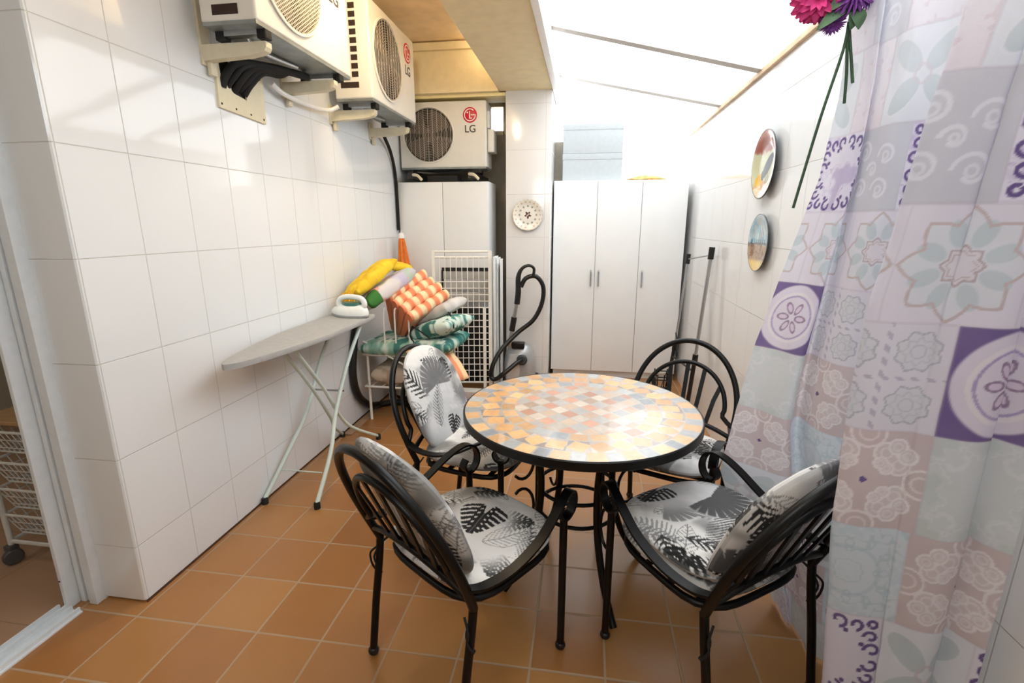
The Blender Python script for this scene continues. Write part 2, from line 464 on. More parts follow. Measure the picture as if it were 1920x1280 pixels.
def fabric(x, y, seed, feats=()):
    rs = random.Random(seed)
    n1 = fnoise(x+seed, y, 7, seed); n2 = fnoise(x, y+3*seed, 16, seed+9)
    base = .86-.34*sstep(.5, .74, n1)+.08*(n2-.5)
    c = np.stack([base, base*.995, base*.985], -1)
    # faint line leaves
    for k in range(12):
        c = leaf_frond(c, x, y, rs.uniform(-.26, .26), rs.uniform(-.26, .3), rs.uniform(0, 6.28), rs.uniform(.1, .17), .04, G_(.5), 9, rs.uniform(-.3, .3), True)
    for k in range(10):
        g = rs.choice([.2, .34, .5, .6])
        c = leaf_frond(c, x, y, rs.uniform(-.25, .25), rs.uniform(-.25, .3), rs.uniform(0, 6.28), rs.uniform(.13, .2), rs.uniform(.04, .07), G_(g), rs.choice([8, 10]) , rs.uniform(-.5, .5))
    for k in range(7):
        c = leaf_monstera(c, x, y, rs.uniform(-.24, .24), rs.uniform(-.25, .3), rs.uniform(0, 6.28), rs.uniform(.055, .085), G_(rs.choice([.09, .12, .2, .45])))
    for k in range(3):
        c = leaf_fan(c, x, y, rs.uniform(-.24, .24), rs.uniform(-.25, .3), rs.uniform(0, 6.28), rs.uniform(.08, .12), G_(rs.choice([.35, .5])))
    for ft in feats:
        fn = dict(fan=leaf_fan, mon=leaf_monstera, fro=leaf_frond)[ft[0]]
        if ft[0] != 'fro' or True:
            # clear a light patch beneath the big motif
            d = np.hypot(x-ft[1][0], y-ft[1][1]); c = over(c, 1-sstep(.07, .15, d), G_(.80))
    for ft in feats:
        fn = dict(fan=leaf_fan, mon=leaf_monstera, fro=leaf_frond)[ft[0]]
        c = fn(c, x, y, *ft[1])
    return c

M_FABRIC = paint_mat('leaf_print_cotton', .85, .35, 500)
M_TIE = mat('black_cord', '#141414', .9)

def cushion_mesh(outline, thick, frame, seed, feats, n=150, puff=1., bowl=0.):
    """cushion: outline(theta)->radius around 0; frame(x,y,h)->3d"""
    mb = MB(); cols = []
    rr = np.linspace(0, 1, n//2)**.85; th = np.linspace(0, 2*PI, n*2, endpoint=False)
    for side in (1, -1):
        T, Q = np.meshgrid(th, rr, indexing='ij')
        Rm = outline(T)
        edge = np.clip(1-Q**3.2, 0, 1)**.5
        x = Q*Rm*np.cos(T); y = Q*Rm*np.sin(T)
        wr = (fnoise(x, y, 14, seed)-.5)*.012*edge
        h = side*(thick*.5*edge**puff)+wr+(bowl*(Q**2) if side > 0 else bowl*(Q**2))
        P = frame(x, y, h)
        off = len(mb.v)
        mb.v += list(map(tuple, np.stack(P, -1).reshape(-1, 3)))
        f = grid_faces(len(th), len(rr), off, True)
        mb.f += f if side > 0 else [q[::-1] for q in f]; mb.mi += [0]*len(f)
        cc = fabric(x*(1 if side > 0 else -1), y, seed, feats if side > 0 else ())
        seam = (Q > .985)
        cc = over(cc, seam*.35, G_(.6))
        cols.append(cc.reshape(-1, 3))
    mb.col = np.concatenate(cols)
    return mb

def superell(a, b, p, front=None):
    def f(T):
        c = np.abs(np.cos(T)); s = np.abs(np.sin(T))
        bb = b if front is None else np.where(np.sin(T) > 0, front, b)
        return (np.maximum(c/a, 1e-9)**p+np.maximum(s/bb, 1e-9)**p)**(-1/p)
    return f

LEAN = R(22)
def onback(x, u, off=0.):
    """point in the plane of the chair's back: x sideways, u up along the back, off forward"""
    return Vector((x, -.183-math.sin(LEAN)*u+math.cos(LEAN)*off, .42+math.cos(LEAN)*u+math.sin(LEAN)*off))

def hoop(hw, u0, u1, htop, n=26):
    pts = []
    for s in (-1,):
        pts.append((-hw*.93, u0)); pts.append((-hw*.98, u0+(u1-u0)*.5))
    for i in range(n+1):
        a = PI-PI*i/n
        pts.append((hw*math.cos(a), u1+(htop-u1)*math.sin(a)))
    pts.append((hw*.98, u0+(u1-u0)*.5)); pts.append((hw*.93, u0))
    return pts

def make_chair(label, loc, rz, seed, seat_feats=(), back_feats=(), back=True, double=False):
    t = thing('garden_armchair', label, 'chair', (loc[0], loc[1], 0), rz, 'black iron armchairs around the mosaic table')
    for s in (-1, 1):
        l = MB().tube([(s*.222, -.238, .016), (s*.221, -.215, .2), (s*.221, -.193, .34), (s*.222, -.183, .425)], .0125, 12, smooth_pts=5)
        lg = l.build('leg', M_BLACK, t, True)
        MB().ball((s*.222, -.238, .016), .018, 12, (1, 1, .9)).build('foot_cap', M_BLKPL, lg, True)
        l = MB().tube([(s*.222, .205, .016), (s*.222, .205, .3), (s*.222, .205, .505)], .0125, 12, smooth_pts=4)
        lg = l.build('leg', M_BLACK, t, True)
        MB().ball((s*.222, .205, .016), .018, 12, (1, 1, .9)).build('foot_cap', M_BLKPL, lg, True)
        # flat arm with scrolled end
        p = [(.226, -.222, .505), (.240, -.16, .484), (.256, -.07, .490), (.262, .03, .522), (.256, .11, .565), (.246, .165, .592),
             (.237, .205, .600), (.229, .236, .584), (.225, .249, .548), (.223, .240, .515), (.222, .212, .497), (.222, .186, .506), (.222, .176, .53), (.222, .19, .55)]
        MB().strip([(s*a, b_, c) for a, b_, c in p], .03, .008, (1, 0, 0), smooth_pts=6).build('armrest', M_BLACK, t, True)
    hp = [onback(x, u) for x, u in hoop(.238, 0., .16, .465)]
    MB().tube(hp, .013, 12, smooth_pts=2).build('back_hoop', M_BLACK, t, True)
    ip = [onback(x, u) for x, u in hoop(.188, .10, .16, .362)]
    ip[0] = onback(-.232, .09); ip[-1] = onback(.232, .09)
    MB().tube(ip, .0105, 10, smooth_pts=2).build('inner_hoop', M_BLACK, t, True)
    rail = [onback(x, .045+.05*(1-(x/.226)**2)) for x in np.linspace(-.226, .226, 9)]
    MB().tube(rail, .0105, 10, smooth_pts=2).build('back_rail', M_BLACK, t, True)
    for i in range(5):
        f = (i-2)/2
        xa = f*.115; xb = f*.158
        ub = .16+(.362-.16)*math.sqrt(1-(xb/.188)**2)
        MB().strip([onback(xa, .045+.05*(1-(xa/.226)**2)), onback((xa+xb)/2, .2), onback(xb, ub)], .019, .007, (1, 0, 0)).build('back_spindle', M_BLACK, t, True)
    # seat frame
    sf = []
    for i in range(40):
        a = 2*PI*i/40
        c, s_ = math.cos(a), math.sin(a)
        p = 4.
        rr = (abs(c/.212)**p+abs(s_/.195)**p)**(-1/p)
        sf.append((rr*c, rr*s_+.01, .405))
    MB().tube(sf, .0105, 10, closed=True).build('seat_frame', M_BLACK, t, True)
    sm = MB()
    for y in (-.13, -.04, .05, .14): sm.strip([(-.205, y, .405), (0, y, .400), (.205, y, .405)], .022, .005, (0, 1, 0))
    sm.build('seat_slats', M_BLACK, t, True)
    ol = superell(.228, .205, 3.2, .232)
    z0 = .448
    if double:
        mb = cushion_mesh(ol, .062, lambda x, y, h: (x, y+.005, z0+h), seed+50, ())
        mb.build('seat_cushion', M_FABRIC, t, True, smooth=180)
        z0 += .052
    fr_ = lambda x, y, h: (x, y+.005, z0+h-.012*(1-(x/.23)**2)*(1-(y/.23)**2))
    sc_ = cushion_mesh(ol, .07, fr_, seed, seat_feats).build('seat_cushion', M_FABRIC, t, True, smooth=180)
    for s in (-1, 1):
        tie = MB()
        tie.tube([(s*.19, -.17, .43), (s*.215, -.185, .40), (s*.222, -.21, .36), (s*.218, -.2, .32), (s*.225, -.185, .285)], .0035, 6, smooth_pts=4)
        tie.tube([(s*.21, -.205, .40), (s*.235, -.215, .37), (s*.23, -.215, .335), (s*.238, -.20, .30)], .0035, 6, smooth_pts=4)
        tie.build('cushion_tie', M_TIE, sc_, True)
    if back:
        cu = .205
        def fr2(x, y, h):
            u = y+cu; off = .040+h+.018*(x/.2)**2
            return (x, -.183-math.sin(LEAN)*u+math.cos(LEAN)*off, .44+math.cos(LEAN)*u+math.sin(LEAN)*off)
        def ol2(T):
            c = np.abs(np.cos(T)); s_ = np.abs(np.sin(T))
            p = np.where(np.sin(T) > 0, 2.25, 3.4)
            return (np.maximum(c/.204, 1e-9)**p+np.maximum(s_/.232, 1e-9)**p)**(-1/p)
        cushion_mesh(ol2, .066, fr2, seed+21, back_feats).build('back_cushion', M_FABRIC, t, True, smooth=180)
    return t

D = (.13, .13, .14)
make_chair('black iron armchair seen from behind, dark split leaf printed on its seat cushion', (-.338, 1.322), R(-34.5), 3,
           [('mon', (-.01, .07, R(-70), .105, D)), ('fro', (.09, -.03, R(60), .2, .055, G_(.55), 12, .1, True)), ('fro', (-.2, -.14, R(15), .22, .05, G_(.4), 10, .2))],
           [('fro', (0, -.1, R(80), .2, .06, G_(.3), 14, .1))])
make_chair('black iron armchair with two stacked seat cushions, half behind the printed curtain', (.412, 1.39), R(35), 11,
           [('fan', (.10, .09, R(-75), .14, G_(.33))), ('fro', (.10, -.02, R(-140), .21, .085, G_(.36), 12, -.35)), ('mon', (-.04, .2, R(200), .09, D))],
           [('mon', (.1, .1, R(60), .1, D)), ('fro', (-.05, .05, R(50), .2, .06, D, 10, .1))], double=True)
make_chair('black iron armchair with fan palm on its back cushion, beside the ironing board', (-.445, 1.97), R(-104), 23,
           [('fro', (0, .1, R(-20), .2, .06, G_(.42), 14, .2))],
           [('fan', (.0, .04, R(90), .13, G_(.45))), ('mon', (-.03, -.15, R(-60), .062, D)), ('fro', (.08, -.14, R(95), .2, .05, G_(.5), 14, .4))])
make_chair('black iron armchair with bare open back rails, beside the wardrobe and folded trolley', (.385, 2.055), R(157), 37,
           [('mon', (0, 0, R(40), .08, D))], back=False)

# ------------------------------------------------------------------ mosaic table
TC = (0., 1.735); TZ = .73; TR = .437
tb = thing('mosaic_table', 'round bistro table with orange and grey stone mosaic top and black iron legs', 'table', (TC[0], TC[1], 0), 0)
TAN = np.array([.80, .63, .44]); GRY = np.array([.60, .61, .62]); TERR = np.array([.74, .54, .44]); PALE = np.array([.76, .70, .64]); GRT = np.array([.66, .64, .60])
def rnd(i, s):
    n = (i.astype(np.int64)*73856093+s*19349663) & 0x7fffffff
    n = ((n ^ (n >> 13))*1274126177) & 0x7fffffff
    return ((n ^ (n >> 16)) & 0xffff)/65535.
def mosaic(x, y):
    r = np.hypot(x, y); a = np.arctan2(y, x)+PI
    c = np.zeros(x.shape+(3,))+GRT
    def put(m, base, idv, s, amp=.1):
        v = (rnd(idv, s)-.5)*2*amp
        nz_ = (fnoise(x, y, 60, s)-.5)*.09
        rgb = base+(v+nz_)[..., None]*np.array([1, .9, .75])
        return np.where(m[..., None], rgb, c)
    # outer squares, alternately orange and grey
    n = 46; q = a/(2*PI)*n; i = np.floor(q); fq = (q-i-.5)*2*PI/n*r
    wob = (rnd(i, 4)-.5)*.012
    big = (i % 2) == 0
    m = (r > .378+wob)*(r < .431)*(np.abs(fq) < np.where(big, .0305, .021))
    m2 = m*big
    c = put(m2 > 0, TAN, i, 1); c = put((m*(~big)) > 0, GRY, i, 2)
    # ring of turned squares
    n = 30; q = a/(2*PI)*n; i = np.floor(q); fq = (q-i-.5)*2*PI/n*r; rr = r-.337
    tilt = (rnd(i, 5)-.5)*1.2+.6
    u = fq*np.cos(tilt)+rr*np.sin(tilt); v = -fq*np.sin(tilt)+rr*np.cos(tilt)
    band = (r > .298)*(r < .374)
    c = put(band*(np.abs(fq) > .002) > 0, np.array([.66, .60, .56]), i*3+(rr > 0), 6, .13)
    m = band*(np.maximum(np.abs(u), np.abs(v)) < .0285)
    g = (np.maximum(np.abs(u), np.abs(v)) < .0305)*band
    c = np.where(g[..., None], GRT, c)
    c = put(m > 0, TAN*np.array([1.02, 1., .95]), i, 7, .08)
    # third ring, mixed
    n = 26; q = a/(2*PI)*n; i = np.floor(q); fq = (q-i-.5)*2*PI/n*r
    m = (r > .247)*(r < .294)*(np.abs(fq) < .0275)
    sel = rnd(i, 8)
    c = put((m*(sel < .45)) > 0, TAN, i, 9); c = put((m*(sel >= .45)*(sel < .8)) > 0, GRY, i, 10); c = put((m*(sel >= .8)) > 0, TERR, i, 11)
    # centre: lattice of terracotta lozenges in pale stone
    ins = r < .244
    L_ = .062
    uu = (x+y)/L_/1.2; vv = (x-y)/L_/1.2
    iu = np.floor(uu); iv = np.floor(vv); fu = np.abs(uu-iu-.5); fv = np.abs(vv-iv-.5)
    idd = iu*31+iv*17
    m = ins*(np.maximum(fu, fv) < .455)
    k_ = (iu+iv) % 2 == 0; k2 = (iu % 2 == 0)
    c = put((m*(k_ & k2)) > 0, TERR, idd, 12, .07); c = put((m*(k_ & ~k2)) > 0, np.array([.70, .60, .52]), idd, 13, .08)
    c = put((m*(~k_ & k2)) > 0, PALE, idd, 14, .06); c = put((m*(~k_ & ~k2)) > 0, np.array([.62, .60, .59]), idd, 15, .07)
    return np.clip(c, 0, 1)
mb = MB()
nr, na = 200, 720
T, Q = np.meshgrid(np.linspace(0, 2*PI, na, endpoint=False), np.linspace(.004, TR-.004, nr), indexing='ij')
x = Q*np.cos(T); y = Q*np.sin(T)
col = mosaic(x, y)
mb.v = [(a+TC[0], b_+TC[1], TZ) for a, b_ in zip(x.ravel(), y.ravel())]
mb.f = grid_faces(na, nr, 0, True); mb.f.append(tuple(i*nr for i in range(na))[::-1]); mb.mi = [0]*len(mb.f); mb.col = col.reshape(-1, 3)
mb.build('mosaic_top', paint_mat('stone_mosaic', .2, .12, 120, coat=.25, spec=.5), tb, smooth=0)
MT = Matrix.Translation((TC[0], TC[1], 0))
MB().lathe([(TR-.03, TZ-.03), (TR-.002, TZ-.032), (TR+.002, TZ-.028), (TR+.002, TZ-.002), (TR-.002, TZ+.001), (TR-.005, TZ+.0005), (TR-.006, TZ-.004), (TR-.03, TZ-.006)], 96, MT).build('table_rim', M_BLACK, tb)
for i in range(4):
    a = R(-62+90*i); ca, sa = math.cos(a), math.sin(a)
    pr = [(.20, TZ-.03), (.175, .62), (.158, .50), (.155, .40), (.17, .28), (.215, .15), (.275, .05), (.305, .012)]
    MB().tube([(TC[0]+r_*ca, TC[1]+r_*sa, z) for r_, z in pr], .0135, 12, smooth_pts=6).build('leg', M_BLACK, tb)
    # C scroll beside each leg
    for sg, zc in ((1, .55), (-1, .36)):
        pts = []
        for j in range(15):
            th = R(130-260*j/14)
            pts.append((TC[0]+(.21+.045*math.cos(th)*-1+.02)*ca, TC[1]+(.21+.045*math.cos(th)*-1+.02)*sa, zc+.075*math.sin(th)))
        MB().tube(pts, .006, 8).build('scroll', M_BLACK, tb)
for z, r_ in ((.41, .150), (.315, .150)):
    MB().tube([(TC[0]+r_*math.cos(t_), TC[1]+r_*math.sin(t_), z) for t_ in np.linspace(0, 2*PI, 40, endpoint=False)], .0075, 8, closed=True).build('leg_ring', M_BLACK, tb)
MB().tube([(TC[0]+.2*math.cos(t_), TC[1]+.2*math.sin(t_), TZ-.034) for t_ in np.linspace(0, 2*PI, 40, endpoint=False)], .008, 8, closed=True).build('top_ring', M_BLACK, tb)
# ------------------------------------------------------------------ air conditioner units
M_ACW = mat('cream_white_casing', '#dedbd2', .42, var=.02, scale=12)
M_ACS = mat('galvanised_underside', '#8f9594', .35, metal=.5, var=.2, scale=14)
M_SLOT = mat('dark_brown_slot', '#2c1a12', .7)
M_FAN = mat('grey_brown_fan', '#5a4f48', .6, var=.1)
M_FANB = mat('dark_fan_recess', '#2b2724', .8)
M_GRIL = mat('beige_grille_wire', '#b8b0a0', .5)
M_RED = mat('red_badge', '#c8102e', .35)
M_BADGE = mat('white_badge_print', '#f4f0ee', .4)
M_TXT = mat('dark_grey_lettering', '#43403e', .5)
M_BRK = mat('cream_bracket_enamel', '#d8cfb4', .5, var=.05)
M_RUB = mat('black_rubber', '#151413', .8)

def air_unit(label, loc, rz, W, H, Dp, grille, red_top=True):
    """front faces local -y, x from 0 to W, z from 0 to H"""
    t = thing('air_conditioner_unit', label, 'air conditioner', loc, rz, 'outdoor air conditioner units')
    c = MB().box((0, -Dp, 0), (W, 0, H), bev=.012)
    cas = c.build('casing', M_ACW, t, True)
    MB().box((.004, -Dp+.004, -.012), (W-.004, -.004, .004)).build('base_pan', M_ACS, t, True)
    u = MB()
    u.box((.06, -Dp+.02, -.030), (.10, -.02, -.012)); u.box((W-.12, -Dp+.02, -.030), (W-.08, -.02, -.012))
    u.tube([(.1, -Dp*.5, -.02), (.25, -Dp*.3, -.026), (.5, -Dp*.4, -.022)], .008, 8, smooth_pts=4)
    u.build('underside_rail', M_CHROME, t, True)
    for x in (.08, W-.10):
        for y in (-Dp+.025, -.03):
            MB().box((x-.022, y-.02, -.045), (x+.022, y+.02, -.008), bev=.006).build('rubber_foot', M_RUB, t, True)
    cx, cz, r = W*.34, H*.5, H*.42
    MX = Matrix.Translation((cx, -Dp, cz)) @ Matrix.Rotation(PI/2, 4, 'X')
    MB().lathe([(r*1.0, -.004), (r*1.03, .004), (r*1.03, .010), (r*.985, .012), (r*.965, .002), (r*.965, -.003)], 64, MX, cap=False).build('fan_shroud', M_ACW, t, True)
    MB().lathe([(.001, .0015), (r*.97, .0015)], 64, MX, cap=False).build('fan_recess', M_FANB, t, True)
    bl = MB()
    for k in range(4):
        a0 = PI/2*k+.3; vs = []
        for j in range(9):
            a = a0+j/8*1.15
            for q in (.24, .9): vs.append(MX @ Vector((r*q*math.cos(a), r*q*math.sin(a), .003+.0035*j/8)))
        bl.add(vs, [(2*j, 2*j+1, 2*j+3, 2*j+2) for j in range(8)])
    bl.lathe([(r*.26, .002), (r*.26, .0065), (.001, .0075)], 24, MX, cap=False)
    bl.build('fan_blades', M_FAN, t, True)
    g = MB()
    if grille == 'mesh':
        for k in range(-17, 18):
            for sg in (1, -1):
                d = k*r/18.; hl = math.sqrt(max(0, r*r*.96-d*d))
                a = R(35)*sg+R(0)
                ca, sa = math.cos(a), math.sin(a)
                P = [MX @ Vector((-sa*d+ca*s_*hl, ca*d+sa*s_*hl, .0105+.001*sg)) for s_ in (-1, 1)]
                g.strip(P, .0042, .001, MX.to_3x3() @ Vector((-sa, ca, 0)))
    else:
        for k in range(-5, 6):
            d = k*r/5.6; hl = math.sqrt(max(0, r*r*.96-d*d))
            P = [MX @ Vector((d, s_*hl, .010)) for s_ in (-1, 1)]
            g.strip(P, .0035, .0015, (1, 0, 0))
        for q in np.linspace(.12, .95, 15):
            g.tube([MX @ Vector((r*q*math.cos(t_), r*q*math.sin(t_), .009)) for t_ in np.linspace(0, 2*PI, 48, endpoint=False)], .0009, 4, closed=True)
    g.build('fan_grille', M_GRIL, t, True)
    # round red badge and the letters below it
    bx, bz, br = W*.82, H*.785, H*.115
    MBd = Matrix.Translation((bx, -Dp, bz)) @ Matrix.Rotation(PI/2, 4, 'X')
    bd = MB().lathe([(br, 0), (br, .002), (br*.97, .003), (.001, .003)], 48, MBd, cap=False).build('round_badge', M_RED, t, True)
    e = MB()
    ring = [MBd @ Vector((br*.78*math.cos(a), br*.78*math.sin(a), .0034)) for a in np.linspace(R(40), R(360), 40)]
    e.strip(ring, br*.10, .0008, MBd.to_3x3() @ Vector((0, 0, 1)))
    # flat ring as band in the badge plane
    e = MB()
    vs = []
    angs = np.linspace(R(45), R(360), 48)
    for a in angs:
        for q in (.70, .82): vs.append(MBd @ Vector((br*q*math.cos(a), br*q*math.sin(a), .0036)))
    e.add(vs, [(2*j, 2*j+1, 2*j+3, 2*j+2) for j in range(len(angs)-1)])
    def quad(x0, y0, x1, y1): e.add([MBd @ Vector((br*x, br*y, .0036)) for x, y in ((x0, y0), (x1, y0), (x1, y1), (x0, y1))], [(0, 1, 2, 3)])
    quad(.12, -.06, .82, .05)
    quad(-.10, -.48, .02, .48); quad(-.02, -.48, .30, -.37)
    e.lathe([(.001, .0036), (br*.12, .0036)], 16, MBd @ Matrix.Translation((-br*.36, br*.32, 0)), cap=False)
    e.build('badge_emblem', M_BADGE, bd, True, smooth=0)
    tm = text_mb('LG', H*.155, .0008, Matrix.Translation((bx, -Dp-.001, H*.575)) @ Matrix.Rotation(PI/2, 4, 'X'))
    tm.build('lettering', M_TXT, t, True, smooth=0)
    return t, cas

def side_slots(t, slots):
    for (y0, y1, z0, z1) in slots:
        MB().box((-.0015, y0, z0), (.003, y1, z1)).build('vent_slot', M_SLOT, t, True, smooth=0)

WX = -1.606
a1, _ = air_unit('wall-hung air conditioner unit with mesh fan grille, nearest the doorway, cut by photo top', (WX+.087, 1.93, 2.165), R(90), .785, .56, .237, 'mesh')
side_slots(a1, [(-.165, -.055, .022, .058), (-.165, -.055, .50, .53)])
a2, _ = air_unit('wall-hung air conditioner unit with a column of dark side slots, second along left wall', (WX+.087, 2.985, 2.128), R(90), .76, .545, .237, 'bars')
side_slots(a2, [(-.155, -.115, .118+.045*k, .118+.045*k+.03) for k in range(9)]+[(-.155, -.04, .06, .092)])
a3, _ = air_unit('air conditioner unit mounted above the narrow cabinet, facing the table', (-1.588, 4.44, 1.865), 0., .745, .515, .24, 'bars')
cv = MB().box((.748, -.2, .12), (.80, -.05, .30), bev=.01).box((.742, -.19, .31), (.765, -.17, .44), bev=.004)
cv.build('valve_cover', M_ACW, a3, True)

def bracket(label, y, z, zt, L_=.30):
    t = thing('wall_bracket', label, 'bracket', (WX, y, z), 0, 'cream wall brackets under the air conditioners')
    MB().box((0, -.02, -.075), (.012, .035, zt), bev=.002).build('wall_plate', M_BRK, t, True)
    ar = MB()
    # arm deep at the wall, shallow and rounded at its tip
    v = []
    for x, d in ((.012, .06), (.10, .055), (.22, .05), (L_-.03, .042), (L_-.008, .034), (L_, .02)):
        v.append((x, d))
    vs = []
    for x, d in v:
        for yy in (-.018, .022): vs += [(x, yy, 0), (x, yy, -d)]
    n = len(v); fs = []
    for i in range(n-1):
        a, b_ = i*4, i*4+4
        fs += [(a, a+1, b_+1, b_), (a+2, b_+2, b_+3, a+3), (a, b_, b_+2, a+2), (a+1, a+3, b_+3, b_+1)]
    fs += [(0, 2, 3, 1), (4*n-4, 4*n-3, 4*n-1, 4*n-2)]
    ar.add(vs, fs); ar.build('arm', M_BRK, t, True, smooth=0)
    MB().box((.012, .0, -.11), (.03, .035, -.05), bev=.003).build('foot_block', M_BRK, t, True)
    return t
bracket('cream wall bracket nearest the doorway, above the broken cover plate', 2.03, 2.118, .26)
bracket('cream wall bracket under the far end of the mesh-grilled unit', 2.58, 2.118, .04)
bracket('cream wall bracket under the near end of the slotted unit', 3.07, 2.082, .04)
bracket('cream wall bracket nearest the cabinet, under the slotted unit', 3.64, 2.082, .04)
t = thing('steel_support_frame', 'dark steel support arms under the unit above the narrow cabinet', 'bracket', (-1.21, 4.32, 1.75))
s_ = MB()
s_.box((-1.50, 4.10, 1.77), (-1.455, 4.74, 1.8195)); s_.box((-.98, 4.10, 1.77), (-.935, 4.74, 1.8195)); s_.box((-1.50, 4.68, 1.749), (-.935, 4.74, 1.80))
s_.build('support_arms', mat('dark_weathered_steel', '#37332f', .6, var=.3), t)
for x in (-1.45, -.97):
    MB().tube([(x, 4.10, 1.80), (x+.05, 4.06, 1.79), (x+.09, 4.05, 1.755)], .012, 8, smooth_pts=4).build('hook', M_BRK, t)
MB().box((-1.36, 4.20, 1.749), (-1.10, 4.36, 1.80), bev=.006).build('drip_tray', M_RUB, t)

# broken cover plate with the pipes that come out of it
t = thing('cover_plate', 'broken cream cover plate screwed to the wall under the mesh-grilled unit', 'plate', (WX, 2.23, 1.90))
prof = [(2.078, 2.085), (2.10, 2.085), (2.105, 2.03), (2.115, 2.005), (2.14, 2.01), (2.16, 2.0), (2.165, 1.98), (2.18, 1.972), (2.24, 1.965), (2.262, 1.96), (2.268, 2.01), (2.29, 2.05), (2.335, 2.085), (2.36, 2.10), (2.40, 2.105), (2.392, 1.882), (2.076, 1.895)]
pm = MB(); n = len(prof)
pm.add([(WX+.012, y, z) for y, z in prof]+[(WX-.001, y, z) for y, z in prof], [tuple(range(n)), tuple(range(2*n-1, n-1, -1))]+[(i, (i+1) % n, n+(i+1) % n, n+i) for i in range(n)])
pm.build('plate_sheet', mat('cream_sheet_metal', '#e6dcbd', .5, var=.03), t, smooth=0)
for y, z in ((2.09, 1.912), (2.18, 1.908), (2.28, 1.904), (2.375, 1.90), (2.375, 2.08)):
    MB().ball((WX+.012, y, z), .005, 8, (.5, 1, 1)).build('screw', M_RUB, t)
MB().box((WX+.0005, 2.10, 1.955), (WX+.003, 2.33, 2.10)).build('wall_hole', M_RUB, t, smooth=0)
pb = thing('pipe_bundle', 'bundle of black insulated pipes rising from the broken cover plate', 'pipe', (WX+.06, 2.3, 1.97))
for i, (y, d) in enumerate(((2.115, .03), (2.15, .045), (2.19, .05), (2.225, .055), (2.255, .05))):
    p = MB().tube([(WX+.004, y, 1.985+.01*(i % 2)), (WX+d*.8, y+.005, 2.03), (WX+d+.03, y+.05, 2.09), (WX+.11, 2.33+.015*i, 2.118-.004*i), (WX+.14, 2.43, 2.124), (WX+.17, 2.54, 2.128)], .017 if i % 2 == 0 else .013, 10, smooth_pts=6)
    p.build('insulated_pipe', M_RUB, pb)
p = MB().tube([(WX+.045, 2.42, 2.075), (WX+.047, 2.50, 2.050), (WX+.047, 2.64, 2.044), (WX+.046, 2.85, 2.05), (WX+.05, 2.98, 2.07), (WX+.09, 3.01, 2.095)], .012, 10, smooth_pts=5)
tag(p.build('drain_pipe', M_WHITE), 'thin white drain pipe running along left wall behind the brackets', 'pipe')
p = MB().tube([(WX+.1, 3.68, 2.09), (WX+.05, 3.78, 2.06), (WX+.03, 3.93, 1.98), (WX+.02, 4.03, 1.86), (WX+.017, 4.065, 1.70), (WX+.016, 4.07, 1.35)], .013, 10, smooth_pts=5)
tag(p.build('refrigerant_pipe', M_RUB), 'dark pipe dropping from the slotted unit into the corner beside the cabinet', 'pipe')

# ------------------------------------------------------------------ plates on the walls
def plate_mesh(Rd, depth, paint, n=110, rim=.3):
    mb = MB(); T, Q = np.meshgrid(np.linspace(0, 2*PI, 2*n, endpoint=False), np.linspace(.002, 1, n), indexing='ij')
    x = Q*np.cos(T); y = Q*np.sin(T)
    z = depth*(.15+.85*sstep(.55, 1., Q))
    cols = paint(x, y, Q, T)
    mb.v = list(map(tuple, np.stack([x*Rd, y*Rd, z], -1).reshape(-1, 3))); mb.f = grid_faces(2*n, n, 0, True)
    m0 = len(mb.v)
    z2 = z-.006
    mb.v += list(map(tuple, np.stack([x*Rd, y*Rd, z2], -1).reshape(-1, 3))); mb.f += [q[::-1] for q in grid_faces(2*n, n, m0, True)]
    for i in range(2*n):
        i2 = (i+1) % (2*n); mb.f.append((i*n+n-1, m0+i*n+n-1, m0+i2*n+n-1, i2*n+n-1))
    mb.mi = [0]*len(mb.f)
    back = np.zeros_like(cols)+np.array([.15, .13, .12])
    mb.col = np.concatenate([cols.reshape(-1, 3), back.reshape(-1, 3)])
    return mb
def place(mb, M):
    mb.v = [tuple(M @ Vector(p)) for p in mb.v]; return mb
M_GLAZE = paint_mat('glazed_ceramic', .18, 0, 1, coat=.4, spec=.5)
def paint_white(x, y, Q, T):
    c = np.zeros(x.shape+(3,))+np.array([.93, .91, .87])
    c = over(c, .5*(Q > .92)*(np.cos(T*24) > 0), (.86, .78, .70))
    for k in range(12):
        a = 2*PI*k/12; d = np.hypot(x-.56*math.cos(a), y-.56*math.sin(a))
        c = over(c, 1-sstep(.05, .08, d), (.60, .62, .58))
    for k in range(18):
        a = 2*PI*k/18; d = np.hypot(x-.82*math.cos(a), y-.82*math.sin(a)); c = over(c, .8*(1-sstep(.04, .07, d)), (.76, .70, .62))
    c = over(c, 1-sstep(.17, .21, np.hypot(x*1.1, y)+.06*np.sin(T*5)), (.33, .24, .22))
    c = over(c, (np.abs(x-y) < .05)*(Q < .13), (.85, .75, .7))
    return c
